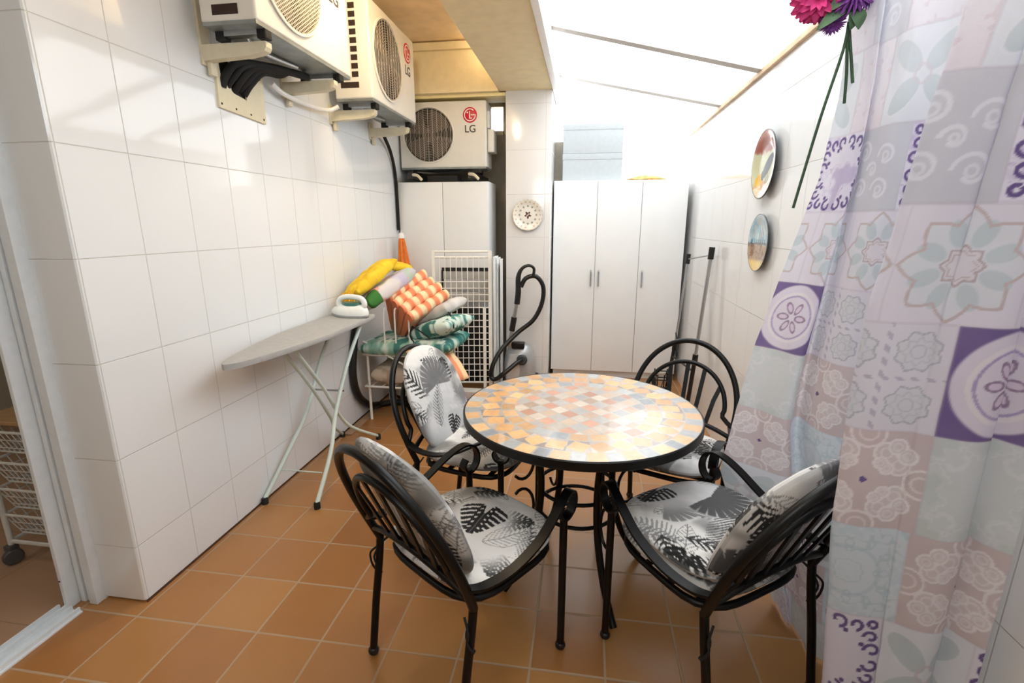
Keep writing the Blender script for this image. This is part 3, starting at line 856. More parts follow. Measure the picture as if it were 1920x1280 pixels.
def paint_bird(x, y, Q, T):
    c = np.zeros(x.shape+(3,))+np.array([.80, .80, .66])
    n = fnoise(x, y, 4, 5)
    c = over(c, sstep(.45, .6, y+n*.3), (.62, .32, .24)); c = over(c, sstep(.8, .95, y+n*.2)*.5, (.80, .55, .42))
    c = over(c, sstep(.35, .6, -y-.05+(n-.5)*.4-.05), (.78, .52, .25)); c = over(c, sstep(.6, .75, -y+(n-.5)*.5), (.88, .80, .66))
    c = over(c, (np.hypot((x+.45), (y+.42)*1.1) < .22).astype(float), (.90, .70, .25))
    u = (x-.12)*.80+(y+.05)*.6; v = -(x-.12)*.6+(y+.05)*.80
    c = over(c, 1-sstep(.9, 1., (u/.52)**2+(v/.2)**2), (.24, .24, .27))
    c = over(c, (1-sstep(.8, 1., ((x+.25)/.13)**2+((y+.30)/.15)**2)), (.18, .18, .2))
    for k in range(5):
        c = over(c, (np.abs(x-(.0+.06*k)+.25*(y+.4)) < .012)*(y < -.2)*(y > -.55), (.35, .28, .2))
    return over(c, sstep(.965, .98, Q), (.2, .18, .17))
def paint_ship(x, y, Q, T):
    n = fnoise(x, y, 4, 8); n2 = fnoise(x, y, 9, 12)
    c = np.zeros(x.shape+(3,))+np.array([.62, .77, .84])
    c = over(c, sstep(.45, .65, n)*.7, (.82, .86, .86))
    c = over(c, sstep(-.02, .12, -y+(n-.5)*.3), (.70, .58, .46)); c = over(c, sstep(.5, .65, n2)*(y < 0), (.55, .42, .32))
    c = over(c, sstep(.55, .7, -y), (.86, .72, .38))
    for q in (-.1, .08, .25):
        c = over(c, (np.abs(x-q) < .018)*(y > -.1)*(y < .55)*.8, (.45, .45, .47))
        c = over(c, (np.abs(np.abs(x-q)-(.5-y)*.22) < .015)*(y > -.05)*(y < .5)*.7, (.5, .52, .55))
    c = over(c, .8*(np.abs(y+.03) < .04)*(n2 > .4), (.42, .38, .36))
    for k in range(8): c = over(c, 1.*((np.abs(x+.75-.2*k) < .03)*(np.abs(y-.03) < .09)), (.25, .35, .45))
    return over(c, sstep(.965, .98, Q), (.25, .24, .23))
RYm = Matrix.Rotation(-PI/2, 4, 'Y') @ Matrix.Rotation(-PI/2, 4, 'Z')  # plate front to -x, plate up to +z
def wallM(y, z, x=.878, flat=1.): 
    return Matrix(((0, 0, -1, x), (-1, 0, 0, y), (0, 1, 0, z), (0, 0, 0, 1)))
p = place(plate_mesh(.163, .022, paint_bird), wallM(2.68, 1.685, .868)); tag(p.build('wall_plate', M_GLAZE, smooth=180), 'round painted plate with a dark bird, upper one on right wall', 'plate')
p = place(plate_mesh(.142, .016, paint_ship), wallM(2.645, 1.308, .868)); tag(p.build('wall_plate', M_GLAZE, smooth=180), 'round painted plate with blue sky above brown, lower one on right wall', 'plate')
Mp = Matrix(((1, 0, 0, -.493), (0, 0, -1, 4.197), (0, 1, 0, 1.475), (0, 0, 0, 1)))
p = place(plate_mesh(.128, .018, paint_white), Mp); tag(p.build('wall_plate', M_GLAZE, smooth=180), 'cream flowered plate hanging on the tiled pillar', 'plate')

# ------------------------------------------------------------------ cupboards
def cupboard(name, label, x0, x1, y0, y1, z1, ndoor, handles, M=M_LAM):
    t = thing(name, label, 'cupboard', ((x0+x1)/2, (y0+y1)/2, 0))
    b_ = MB().box((x0, y0+.018, .06), (x1, y1, z1), bev=.002); b_.build('carcass', M, t)
    MB().box((x0+.02, y0+.04, .0), (x1-.02, y1-.01, .06)).build('plinth', M, t)
    w_ = (x1-x0)/ndoor
    for i in range(ndoor):
        d = MB().box((x0+w_*i+.0022, y0, .065), (x0+w_*(i+1)-.0022, y0+.0165, z1-.004), bev=.002).build('door', M, t)
        hx = handles[i]
        if hx is not None:
            hh = MB().tube([(x0+w_*i+hx, y0-.001, .86), (x0+w_*i+hx, y0-.02, .868), (x0+w_*i+hx, y0-.02, .99), (x0+w_*i+hx, y0-.001, .998)], .0065, 8)
            hh.build('handle', M_CHROME, d)
    return t
cupboard('wardrobe', 'tall white three-door wardrobe against the back wall', -.292, .838, 4.42, 4.74, 1.765, 3, [.345, .035, .035])
cupboard('storage_cabinet', 'narrow white two-door cabinet below the rear air conditioner unit', -1.59, -.813, 4.1, 4.45, 1.742, 2, [None, None])
M_BOX = mat('white_cardboard', '#b9c0c4', .7, var=.03)
for z0, z1, lb in ((1.767, 1.992, 'white box on the wardrobe, lower one of the stack of two'), (1.993, 2.232, 'white box on the wardrobe, upper one of the stack of two')):
    t = thing('storage_box', lb, 'box', (.03, 4.6, z0), 0, 'white boxes on the wardrobe')
    MB().box((-.225, 4.5, z0), (.285, 4.73, z1-.03), bev=.004).build('box_body', M_BOX, t)
    MB().box((-.228, 4.497, z1-.05), (.288, 4.733, z1), bev=.004).build('lid', M_BOX, t)
# crumpled yellowish paper bag
mb = MB(); T, Q = np.meshgrid(np.linspace(0, 2*PI, 60, endpoint=False), np.linspace(0, 1, 24), indexing='ij')
hh = np.sin(PI*np.clip(Q, 0, 1))**.6; rr_ = np.where(Q < .5, .16*(.7+.6*Q), .16*(1.3-.6*Q)*np.sqrt(np.clip(2-2*Q, 0, 1)))
x = rr_*np.cos(T)*1.15; y = rr_*np.sin(T)*.5; nzv = fnoise(x, y, 18, 3)-.5
z = np.where(Q < .5, .012*Q, .006+.035*(Q-.5)*2)+nzv*.05*Q+.012*Q
mb.v = list(map(tuple, np.stack([x+.50, y+4.58, 1.768+np.maximum(z, 0)], -1).reshape(-1, 3))); mb.f = grid_faces(60, 24, 0, True); mb.mi = [0]*len(mb.f)
tag(mb.build('paper_bag', mat('yellow_kraft_paper', '#c99f5f', .8, var=.25, scale=20), smooth=20), 'crumpled yellowish paper bag lying on the wardrobe', 'bag')
# ------------------------------------------------------------------ ironing board and iron
M_MINT = mat('pale_green_enamel', '#c9d6cf', .35, var=.04)
M_COVER = mat('grey_board_cover', '#a9a9a7', .75, var=.05, scale=40, bump=.15)
bd = thing('ironing_board', 'grey padded ironing board on pale metal legs along left wall', 'ironing board', (-1.455, 2.35, 0))
def board_outline(n=60):
    L0, L1 = 1.71, 2.90
    pts = []
    for i in range(n+1):
        t = i/n; y = L0+(L1-L0)*t
        w_ = .145*min(1, (t/.5)**.52) if t < .5 else .145
        if t > .965: w_ = .145*(1-.18*((t-.965)/.035)**2)
        pts.append((y, w_))
    return pts
bo = board_outline(); mb = MB(); n = len(bo)
prof = ((.0, .815), (.985, .815), (1., .822), (1., .833), (.985, .84), (.6, .842), (.0, .842))
vs = []
cxb = -1.452
for y, w_ in bo:
    for sgn, pr in ((1, prof), (-1, prof[::-1])):
        for q, z in pr: vs.append((cxb+sgn*q*max(w_, .003), y, z))
m_ = 2*len(prof); fs = [(i*m_+j, i*m_+(j+1) % m_, (i+1)*m_+(j+1) % m_, (i+1)*m_+j) for i in range(n-1) for j in range(m_)]
fs += [tuple(range(m_)), tuple((n-1)*m_+j for j in range(m_-1, -1, -1))]
mb.add(vs, fs); mb.build('padded_top', M_COVER, bd, smooth=50)
zb = .812
lg = MB()
for x, xf in ((-1.545, -1.588), (-1.37, -1.30)):   # pair that runs from far under the board down to the near feet
    lg.tube([(x+.02, 2.76, zb), (x+.0, 2.58, .60), (x-.0, 2.40, .36), (xf+(x-xf)*.4, 2.24, .2), (xf, 2.02, .025)], .0115, 10, smooth_pts=5)
lg.tube([(-1.525, 2.76, zb), (-1.35, 2.76, zb)], .0115, 10)
lg.tube([(-1.57, 2.15, .125), (-1.335, 2.15, .125)], .004, 8)
la = lg.build('leg_frame', M_MINT, bd)
lg = MB()
for x, xf in ((-1.475, -1.585), (-1.405, -1.33)):
    lg.tube([(x, 2.12, zb), (x, 2.35, .53), (x, 2.52, .28), (x+(xf-x)*.35, 2.62, .17), (xf, 2.84, .022)], .010, 10, smooth_pts=5)
lb_ = lg.build('leg_frame', M_MINT, bd)
for x, y, p in ((-1.588, 2.02, la), (-1.30, 2.02, la), (-1.585, 2.84, lb_), (-1.33, 2.84, lb_)):
    MB().lathe([(.016, .0), (.016, .03), (.012, .035)], 12, Matrix.Translation((x, y, .0005))).build('rubber_foot', M_RUB, p)
MB().tube([(-1.55, 2.505, .455), (-1.365, 2.505, .455)], .006, 8).build('pivot_rod', M_CHROME, bd)
MB().box((-1.50, 1.84, .79), (-1.485, 1.855, .815)).build('stop_clip', M_RUB, bd)

M_IRONW = mat('white_iron_plastic', '#eef2f0', .3, var=.02)
M_IRONG = mat('teal_iron_plastic', '#2f6f63', .3, var=.1)
ir = thing('steam_iron', 'white and green steam iron standing on the far end of the ironing board', 'iron', (-1.44, 2.79, .843))
MI = Matrix.Translation((-1.44, 2.79, .843)) @ Matrix.Rotation(R(168), 4, 'Z')
def loft(secs, M):
    mb = MB(); k = len(secs[0]); vs = [M @ Vector(p) for s_ in secs for p in s_]
    fs = [(i*k+j, i*k+(j+1) % k, (i+1)*k+(j+1) % k, (i+1)*k+j) for i in range(len(secs)-1) for j in range(k)]
    fs += [tuple(range(k-1, -1, -1)), tuple((len(secs)-1)*k+j for j in range(k))]
    return mb.add(vs, fs)
def iron_sec(sc, z, xo=0.):
    out = []
    for j in range(32):
        t_ = 2*PI*j/32; x = .135*math.cos(t_); y = .062*math.sin(t_)
        if x > 0: y *= (1-(x/.135)**1.6)**.62
        out.append((x*sc+xo, y*sc, z))
    return out
loft([iron_sec(1., 0), iron_sec(1.02, .006), iron_sec(1.0, .014)], MI).build('soleplate', M_CHROME, ir)
loft([iron_sec(1.02, .0145), iron_sec(1.03, .03), iron_sec(.92, .05, -.008), iron_sec(.72, .068, -.02), iron_sec(.45, .078, -.03)], MI).build('body', M_IRONW, ir)
h_ = MB().tube([MI @ Vector(p) for p in ((.075, 0, .055), (.07, 0, .095), (.03, 0, .118), (-.04, 0, .122), (-.10, 0, .112), (-.118, 0, .08), (-.10, 0, .045))], .0165, 12, smooth_pts=5)
h_.build('handle', M_IRONW, ir)
loft([[(x_*.55-.02, y_*.7, z_) for x_, y_, z_ in iron_sec(1, .072)], [(x_*.5-.02, y_*.6, z_) for x_, y_, z_ in iron_sec(1, .088)]], MI).build('water_tank', M_IRONG, ir)

# ------------------------------------------------------------------ hose, bin, plank, parasol, cord in the corner
tag(MB().tube([(-1.575, 3.13, .70), (-1.578, 3.08, .56), (-1.578, 3.04, .38), (-1.575, 3.08, .22), (-1.57, 3.22, .09), (-1.55, 3.36, .036), (-1.48, 3.45, .026), (-1.36, 3.46, .026)], .025, 12, smooth_pts=6).build('black_hose', M_BLKPL), 'thick black hose curving down left wall under the ironing board', 'hose')
t = thing('waste_bin', 'cream cylindrical bin standing on floor below the pile of cushions', 'bin', (-1.44, 3.67, 0))
MT_ = Matrix.Translation((-1.44, 3.67, .0))
MB().lathe([(.085, .03), (.088, .04), (.092, .33), (.096, .335), (.096, .35)], 32, MT_).build('bin_body', mat('cream_plastic', '#d9d2c2', .5), t)
MB().lathe([(.08, .0005), (.085, .03)], 32, MT_).build('bin_base', M_BLKPL, t)
t = tag(MB().box((-1.595, 2.865, .0), (-1.535, 3.40, .008), bev=.004).build('floor_plank', mat('brown_plank', '#9a7a5c', .6, var=.2, scale=9)), 'narrow brown plank lying on the floor along left wall', 'plank')

pa = thing('closed_parasol', 'closed orange parasol with white tip leaning in the corner', 'parasol', (-1.47, 4.0, 0))
MPa = Matrix.Translation((-1.46, 3.96, .0)) @ Matrix.Rotation(R(-3), 4, 'Y')
MB().lathe([(.014, .004), (.014, 1.30)], 12, MPa).build('pole', M_WHITE, pa)
mb = MB(); prof_ = [(.02, 1.29), (.028, 1.25), (.042, 1.12), (.062, .95), (.078, .75), (.085, .6), (.08, .5), (.05, .47)]
vs = []; nn_ = 48
for r_, z in prof_:
    for j in range(nn_):
        a = 2*PI*j/nn_; rr2 = r_*(1+.16*math.cos(8*a)); vs.append(MPa @ Vector((rr2*math.cos(a), rr2*math.sin(a), z)))
mb.add(vs, [(i*nn_+j, i*nn_+(j+1) % nn_, (i+1)*nn_+(j+1) % nn_, (i+1)*nn_+j) for i in range(len(prof_)-1) for j in range(nn_)])
mb.build('folded_canopy', mat('orange_canvas', '#dd7a33', .85, var=.15, scale=25, bump=.2), pa)
MB().lathe([(.022, 1.285), (.026, 1.30), (.02, 1.325), (.006, 1.335)], 16, MPa).build('tip_cap', M_WHITE, pa)

tag(MB().tube([(-1.10, 3.52, .012), (-1.0, 3.42, .010), (-.93, 3.24, .010), (-.84, 3.12, .010), (-.68, 3.05, .010), (-.5, 3.05, .010)], .0055, 8, smooth_pts=6).build('electric_cord', mat('pale_cord', '#cfc8b6', .6)), 'pale cord lying on the floor between pile and table', 'cord')

# ------------------------------------------------------------------ white slatted bench that carries the pile
M_WTUBE = mat('white_tube', '#ebe8e1', .4, var=.04)
fb = thing('folding_rack', 'white tubular rack under the pile of cushions in the corner', 'rack', (-1.22, 3.35, 0))
fz = .50
for x, y in ((-1.52, 3.16), (-.98, 3.16), (-1.52, 3.52), (-.98, 3.52)):
    MB().tube([(x, y, .0), (x, y, fz)], .010, 10).build('leg', M_WTUBE, fb)
f_ = MB().tube([(-1.54, 3.14, fz), (-.96, 3.14, fz), (-.96, 3.54, fz), (-1.54, 3.54, fz)], .010, 10, closed=True)
f_.tube([(-1.54, 3.14, .26), (-.96, 3.14, .26), (-.96, 3.54, .26), (-1.54, 3.54, .26)], .008, 10, closed=True)
f_.build('frame', M_WTUBE, fb)
for x in np.linspace(-1.5, -1.0, 7): MB().tube([(x, 3.14, fz), (x, 3.54, fz)], .006, 8).build('slat', M_WTUBE, fb)
for x in np.linspace(-1.5, -1.0, 7): MB().tube([(x, 3.14, .26), (x, 3.54, .26)], .005, 8).build('slat', M_WTUBE, fb)
MB().tube([(-1.525, 3.12, .60), (-.98, 3.12, .30)], .007, 8).build('brace', M_WTUBE, fb)
for x in (-1.36, -1.28, -1.18): MB().tube([(x, 3.115, .50), (x+.005, 3.10, .80), (x+.01, 3.12, .84)], .006, 8, smooth_pts=3).build('upright', M_WTUBE, fb)

def slab(M, sx, sy, sz, paint, name, label, cat, n=(70, 50), puff=3.5, wob=.012, seed=1, group=None, shape=None, parent=None):
    """soft slab: local x length, y width, z thickness; paint(x,y,side)"""
    mb = MB(); cols = []
    u = np.linspace(-1, 1, n[0]); v = np.linspace(-1, 1, n[1])
    U, V = np.meshgrid(u, v, indexing='ij')
    for side in (1, -1):
        e = np.clip((1-np.abs(U)**(puff*2))*(1-np.abs(V)**(puff*2)), 0, 1)**.5
        x = U*sx/2; y = V*sy/2
        z = side*(sz/2*(.12+.88*e))+(fnoise(x+seed, y, 7, seed)-.5)*wob*2+(fnoise(x+seed, y, 22, seed+4)-.5)*wob*.6
        if shape is not None: x, y, z = shape(x, y, z)
        P = np.stack([x, y, z], -1).reshape(-1, 3)
        off = len(mb.v); mb.v += [tuple(M @ Vector(p)) for p in P]
        f = grid_faces(n[0], n[1], off); mb.f += f if side > 0 else [q[::-1] for q in f]
        cols.append(paint(U*sx/2, V*sy/2, side, z).reshape(-1, 3))
    a = n[0]*n[1]; b1 = n[1]
    bnd = [i*b1 for i in range(n[0])]+[(n[0]-1)*b1+j for j in range(1, b1)]+[i*b1+b1-1 for i in range(n[0]-2, -1, -1)]+[j for j in range(b1-2, 0, -1)]
    for i in range(len(bnd)):
        p, q = bnd[i], bnd[(i+1) % len(bnd)]; mb.f.append((p, q, q+a, p+a))
    mb.mi = [0]*len(mb.f); mb.col = np.concatenate(cols)
    o = mb.build(name, M_CLOTH, parent, smooth=180)
    if label: tag(o, label, cat, group)
    return o
M_CLOTH = paint_mat('soft_cloth', .9, .5, 220)
def frame_M(c, xdir, up):
    x = Vector(xdir).normalized(); z = Vector(up); z = (z-x*z.dot(x)).normalized(); y = z.cross(x)
    return Matrix(((x.x, y.x, z.x, c[0]), (x.y, y.y, z.y, c[1]), (x.z, y.z, z.z, c[2]), (0, 0, 0, 1)))
def p_tropic(x, y, side, z):
    n1 = fnoise(x+3, y, 9, 31); n2 = fnoise(x, y+7, 20, 37)
    c = np.zeros(x.shape+(3,))+np.array([.80, .86, .82])
    c = over(c, sstep(.45, .55, n1)*.9, (.50, .68, .60)); c = over(c, sstep(.55, .62, n2)*.85, (.16, .40, .38)); c = over(c, sstep(.62, .7, n1), (.22, .48, .46))
    c = leaf_frond(c, x, y, -.1, -.1, .7, .28, .07, (.10, .33, .34), 12); c = leaf_frond(c, x, y, .15, .1, 3.6, .26, .07, (.15, .42, .38), 12)
    return c
def p_beige(x, y, side, z):
    s_ = np.sin((x*.2+y)*150); c = np.zeros(x.shape+(3,))+np.array([.80, .74, .66]); return over(c, sstep(.3, .7, s_)*.6, (.62, .52, .44))
def p_white(x, y, side, z):
    n1 = fnoise(x, y, 12, 3)[..., None]; return np.array([.88, .86, .84])-.18*n1*np.array([1, 1, 1.05])
def p_floral(x, y, side, z):
    n1 = fnoise(x, y, 10, 61); n2 = fnoise(x+5, y, 13, 67); c = np.zeros(x.shape+(3,))+np.array([.86, .84, .84])
    c = over(c, sstep(.5, .65, n1)*.7, (.72, .70, .82)); c = over(c, sstep(.55, .7, n2)*.7, (.70, .80, .66))
    for (a, b_, r_) in ((-.12, -.08, .05), (.08, .05, .045), (-.02, .1, .04)):
        d = np.hypot(x-a, y-b_); c = over(c, 1-sstep(r_*.85, r_, d), (.90, .62, .60)); c = over(c, (1-sstep(r_*.3, r_*.5, np.abs(d-r_*.4)))*.5, (.97, .80, .76))
    c = over(c, (np.hypot((x+.17)*.7, y+.12) < .04).astype(float), (.25, .48, .22))
    return c
def p_yellow(x, y, side, z):
    n1 = fnoise(x, y, 24, 71)[..., None]; return np.clip(np.array([.95, .80, .22])-.16*(n1-.4)*np.array([1, 1.3, 1]), 0, 1)
def stripes(x, f, a, b_):
    s_ = np.sin(x*f); c = np.zeros(x.shape+(3,))+np.array(a); return over(c, sstep(-.35, .35, s_), b_)
def p_peach(x, y, side, z): return stripes(y, 62, (.93, .60, .44), (.97, .84, .66))

slab(frame_M((-1.25, 3.33, .34), (1, 0, 0), (0, 0, 1)), .50, .36, .14, p_beige, 'folded_blanket', 'beige striped blanket folded on the lower shelf of the white rack', 'blanket', wob=.006)
GR = 'cushions and towels piled on the white rack'
slab(frame_M((-1.21, 3.32, .56), (1, -.05, .05), (0, 0, 1)), .68, .48, .115, p_tropic, 'garden_cushion', 'teal and green leaf-print cushion lying flat beneath the pile', 'cushion', seed=4, group=GR)
slab(frame_M((-1.0, 3.27, .69), (.88, -.32, .30), (0, 0, 1)), .36, .34, .13, p_tropic, 'garden_cushion', 'rolled pale green leaf-print cushion with black piping, right side of the pile', 'cushion', seed=9, group=GR, puff=1.6)
tag(MB().tube([(-1.14, 3.07, .73), (-1.16, 3.07, .67), (-1.13, 3.06, .62)], .005, 6, smooth_pts=4).tube([(-1.14, 3.07, .73), (-1.07, 3.04, .70), (-1.0, 3.02, .66)], .005, 6, smooth_pts=4).tube([(-.99, 3.30, .83), (-.91, 3.2, .79), (-.86, 3.10, .72)], .005, 6, smooth_pts=4).build('cushion_strap', M_TIE), 'thin black strap lying over the pale green rolled cushion', 'strap')
slab(frame_M((-1.04, 3.38, .79), (.85, -.2, .36), (-.3, 0, 1)), .30, .34, .09, p_white, 'white_cushion', 'greyish white cushion between green cushion and striped cushion', 'cushion', seed=12, group=GR)
# striped lounger cushion folded in layers
fc = thing('striped_cushion', 'peach striped lounger cushion folded in layers on the pile', 'cushion', (-1.27, 3.25, .62), 0, GR)
ax = Vector((.50, .70, .36)).normalized(); cdir = Vector((-.55, .10, -.83)); cdir = (cdir-ax*cdir.dot(ax)).normalized(); bdir = ax.cross(cdir).normalized()
if bdir.z < 0: bdir = -bdir
base_c = Vector((-1.07, 3.21, .85))
def p_side(x, y, side, z):
    # x: along roll, y: layer depth; light stripes on the rolls, brown folds behind
    c = stripes(x, 68, (.93, .58, .42), (.98, .86, .68))
    return c
for k in range(4):
    mb = MB(); n1_, n2_ = 44, 40
    secs = []; cc = []
    # cross-section in (c,b): rounded front at c=0, tapering to the fold at c=.40
    cr = base_c+bdir*(.074*k)-cdir*(.012*(k % 2))
    prof_ = []
    for j in range(13):
        a = -PI/2-PI*j/12 if False else PI/2+PI*j/12
        prof_.append((math.cos(a)*.038, math.sin(a)*.038, 0))
    Lk = .32
    fan = (k-1.5)
    body = [(.05, -.035), (.11, -.031), (.18, -.026), (.26, -.02), (Lk, -.014), (Lk, .014), (.26, .02), (.18, .026), (.11, .031), (.05, .035)]
    sec = [(a, b_) for a, b_, _ in prof_]+body
    S = np.linspace(-.175, .175, n1_)
    for s_ in S:
        en = 1-.18*(abs(s_)/.175)**6
        for (cc_, bb) in sec:
            conv = max(0, cc_)/Lk
            p = cr+ax*s_+cdir*cc_+bdir*(bb*en-conv*fan*.040)
            p += bdir*(.004*math.sin(s_*62+k))
            mb.v.append(tuple(p))
            if cc_ <= .015: cc.append(stripes(np.array(s_), 80, (.93, .56, .40), (.99, .87, .70)))
            else:
                q = .5+.5*math.sin(cc_*30+bb*200+k*2); cc.append((np.array([.74, .63, .54])*(.88+.12*q) if math.sin(bb*260+k*2) > -.4 else np.array([.80, .50, .36])))
    kk = len(sec)
    mb.f = [(i*kk+j, i*kk+(j+1) % kk, (i+1)*kk+(j+1) % kk, (i+1)*kk+j) for i in range(n1_-1) for j in range(kk)]
    mb.f += [tuple(range(kk-1, -1, -1)), tuple((n1_-1)*kk+j for j in range(kk))]
    mb.mi = [0]*len(mb.f); mb.col = np.array(cc).reshape(-1, 3)
    mb.build('folded_layer', M_CLOTH, fc, smooth=60)
slab(frame_M((-1.375, 3.19, .955), (.42, .75, .42), (-.45, -.2, .85)), .44, .26, .11, p_floral, 'floral_cushion', 'pastel rose-print cushion leaning behind the striped cushion', 'cushion', seed=21, group=GR)
# yellow towel with fringe
yt = thing('yellow_towel', 'yellow fringed towel draped along the wall side of the pile', 'towel', (-1.52, 3.22, .9), 0, GR)
MY = frame_M((-1.43, 3.10, 1.05), (.35, .80, .46), (-.4, -.3, .9))
slab(MY, .40, .19, .095, p_yellow, 'towel_body', None, None, seed=31, parent=yt, puff=1.8)
fgm = MB()
for k in range(46):
    y0 = -.07+.14*(k % 23)/22; z0 = .02 if k < 23 else -.015
    a = MY @ Vector((-.195, y0, z0)); b_ = a+Vector((random.uniform(-.035, .0), random.uniform(-.05, .0), random.uniform(-.10, -.06)))
    fgm.tube([a, (a+b_)/2+Vector((random.uniform(-.008, .008), 0, .01)), b_], .0035, 5)
fgm.build('fringe', mat('yellow_yarn', '#e9b52c', .9), yt)
slab(frame_M((-1.42, 3.62, 1.075), (.8, .3, -.2), (0, 0, 1)), .20, .16, .07, p_yellow, 'folded_cloth', 'small mustard cloth on top of the pile near the parasol', 'cloth', seed=41, puff=1.6, group=GR)
def drape(x, y, z): 
    return x, y, z-1.1*np.clip(x, 0, 1)**2*2.2
slab(frame_M((-1.0, 3.15, .49), (.62, -.35, -.30), (.2, -.1, 1)), .40, .32, .055, p_peach, 'hanging_cushion', 'peach striped cushion drooping below the green cushion behind chair back', 'cushion', seed=51, group=GR, shape=lambda x, y, z: (x, y, z-1.3*np.clip(x+.05, 0, 1)**2))

# ------------------------------------------------------------------ white grid panel, folded chairs behind it
gp = thing('grid_panel', 'white wire grid panel standing upright in front of the narrow cabinet', 'panel', (-.96, 3.75, 0))
MG = Matrix.Translation((-.965, 3.74, .0)) @ Matrix.Rotation(R(9), 4, 'Z') @ Matrix.Rotation(R(-3.5), 4, 'X')
W2, H2 = .225, 1.19
g = MB()
for q in (((-W2, 0, .12), (-W2, 0, H2)), ((W2, 0, .12), (W2, 0, H2)), ((-W2, 0, H2), (W2, 0, H2)), ((-W2, 0, H2-.045), (W2, 0, H2-.045)), ((-W2, 0, .12), (W2, 0, .12)), ((-W2, 0, .05), (W2, 0, .05))):
    g.tube([MG @ Vector(p) for p in q], .0085, 8)
g.box((-W2-.012, -.012, .02), (-W2+.012, .012, H2+.01), M=MG); g.box((W2-.014, -.014, .02), (W2+.014, .014, H2+.01), M=MG)
g.box((W2-.06, -.016, .02), (W2-.035, .0, .74), M=MG)
g.build('frame', M_WTUBE, gp)
g = MB()
for i in range(1, 10): x = -W2+2*W2*i/10; g.tube([MG @ Vector((x, -.006, .12)), MG @ Vector((x, -.006, H2-.045))], .0036, 6)
g.build('vertical_wires', M_WTUBE, gp)
g = MB()
for i in range(1, 17): z = .12+.052*i; g.tube([MG @ Vector((-W2, -.010, z)), MG @ Vector((W2, -.010, z))], .0036, 6)
g.build('cross_wires', M_WTUBE, gp)
# dark slatted folding chair behind the grid
fcx = thing('folded_chair', 'folded chair with grey back slats and black seat behind the grid panel', 'chair', (-.98, 3.9, 0))
MF = Matrix.Translation((-.975, 3.90, .0)) @ Matrix.Rotation(R(5), 4, 'Z') @ Matrix.Rotation(R(-4), 4, 'X')
for x in (-.20, .20): MB().tube([MF @ Vector((x, 0, 0)), MF @ Vector((x, 0, 1.03))], .011, 8).build('leg', M_BLKPL, fcx)
for z in (.99, .90, .81): MB().box((-.20, -.008, z-.035), (.20, .008, z+.035), M=MF, bev=.004).build('back_slat', mat('grey_slat', '#bdbab4', .6), fcx)
MB().box((-.19, -.006, .08), (.19, .012, .72), M=MF, bev=.004).build('seat_panel', M_BLKPL, fcx)
MB().box((-.205, -.01, 1.02), (.205, .01, 1.05), M=MF).build('top_rail', M_BLKPL, fcx)
M_SLAT = mat('white_slat_panel', '#dfe2e2', .45, var=.03)
for i in range(3):
    x = -.722+.0185*i
    o = MB().box((x, 3.80+.05*i, .0), (x+.014, 3.975, 1.15-.012*i), bev=.003).box((x+.014, 3.84, .1), (x+.016, 3.96, 1.1)).build('folded_table_leaf', M_SLAT)
    tag(o, ('white folded panel standing edge-on right beside the grid panel', 'white folded panel standing edge-on, middle one of three', 'white folded panel standing edge-on, nearest the tiled pillar')[i], 'panel', 'white panels beside the grid panel')
lb2 = thing('low_crate', 'low pale wooden stand on the floor beneath the grid panel', 'stand', (-.96, 3.70, 0))
MB().box((-1.19, 3.585, .030), (-.74, 3.685, .095), bev=.004).build('stand_top', mat('pale_stand', '#d6cfc4', .55, var=.06), lb2)
MB().box((-1.17, 3.60, .0), (-.76, 3.685, .030)).build('stand_base', mat('brown_stand_base', '#6b5444', .7), lb2)

# ------------------------------------------------------------------ vacuum cleaner
M_SIL = mat('silver_plastic', '#a9acae', .28, metal=.35, var=.05)
M_DKG = mat('dark_grey_plastic', '#3a3d40', .4)
vc = thing('vacuum_cleaner', 'upright-stored silver vacuum cleaner with black hose in front of the pillar', 'vacuum cleaner', (-.53, 4.02, 0))
vx, vy = -.535, 4.03
secs = []
def vsec(z, w_, d_, dx=0, dy=0, p=2.6):
    out = []
    for j in range(36):
        a = 2*PI*j/36; c, s_ = math.cos(a), math.sin(a); r_ = (abs(c/w_)**p+abs(s_/d_)**p)**(-1/p); out.append((vx+dx+r_*c, vy+dy+r_*s_, z))
    return out
loft([vsec(.012, .115, .10), vsec(.03, .13, .115), vsec(.12, .138, .122), vsec(.24, .135, .118), vsec(.33, .118, .10), vsec(.385, .09, .075), vsec(.405, .05, .04)], Matrix.Identity(4)).build('body', M_SIL, vc)
loft([vsec(.015, .06, .01, -.04, -.112), vsec(.2, .06, .012, -.04, -.118), vsec(.33, .045, .012, -.03, -.098)], Matrix.Identity(4)).build('front_cover', mat('light_silver_plastic', '#c6c8c9', .25, metal=.2), vc)
for sx in (-1, 1):
    MB().lathe([(.001, -.02), (.055, -.02), (.06, -.01), (.06, .01), (.055, .02), (.001, .02)], 28, Matrix.Translation((vx+sx*.142, vy+.02, .075)) @ Matrix.Rotation(PI/2, 4, 'Y')).build('wheel', M_DKG, vc)
MB().lathe([(.045, 0), (.045, .02), (.033, .025), (.033, .04)], 28, Matrix.Translation((vx+.035, vy-.11, .285)) @ Matrix.Rotation(R(80), 4, 'X')).build('hose_port', M_DKG, vc)
MB().box((vx-.06, vy-.10, .375), (vx+.05, vy-.04, .43), bev=.012).build('carry_handle', M_BLKPL, vc)
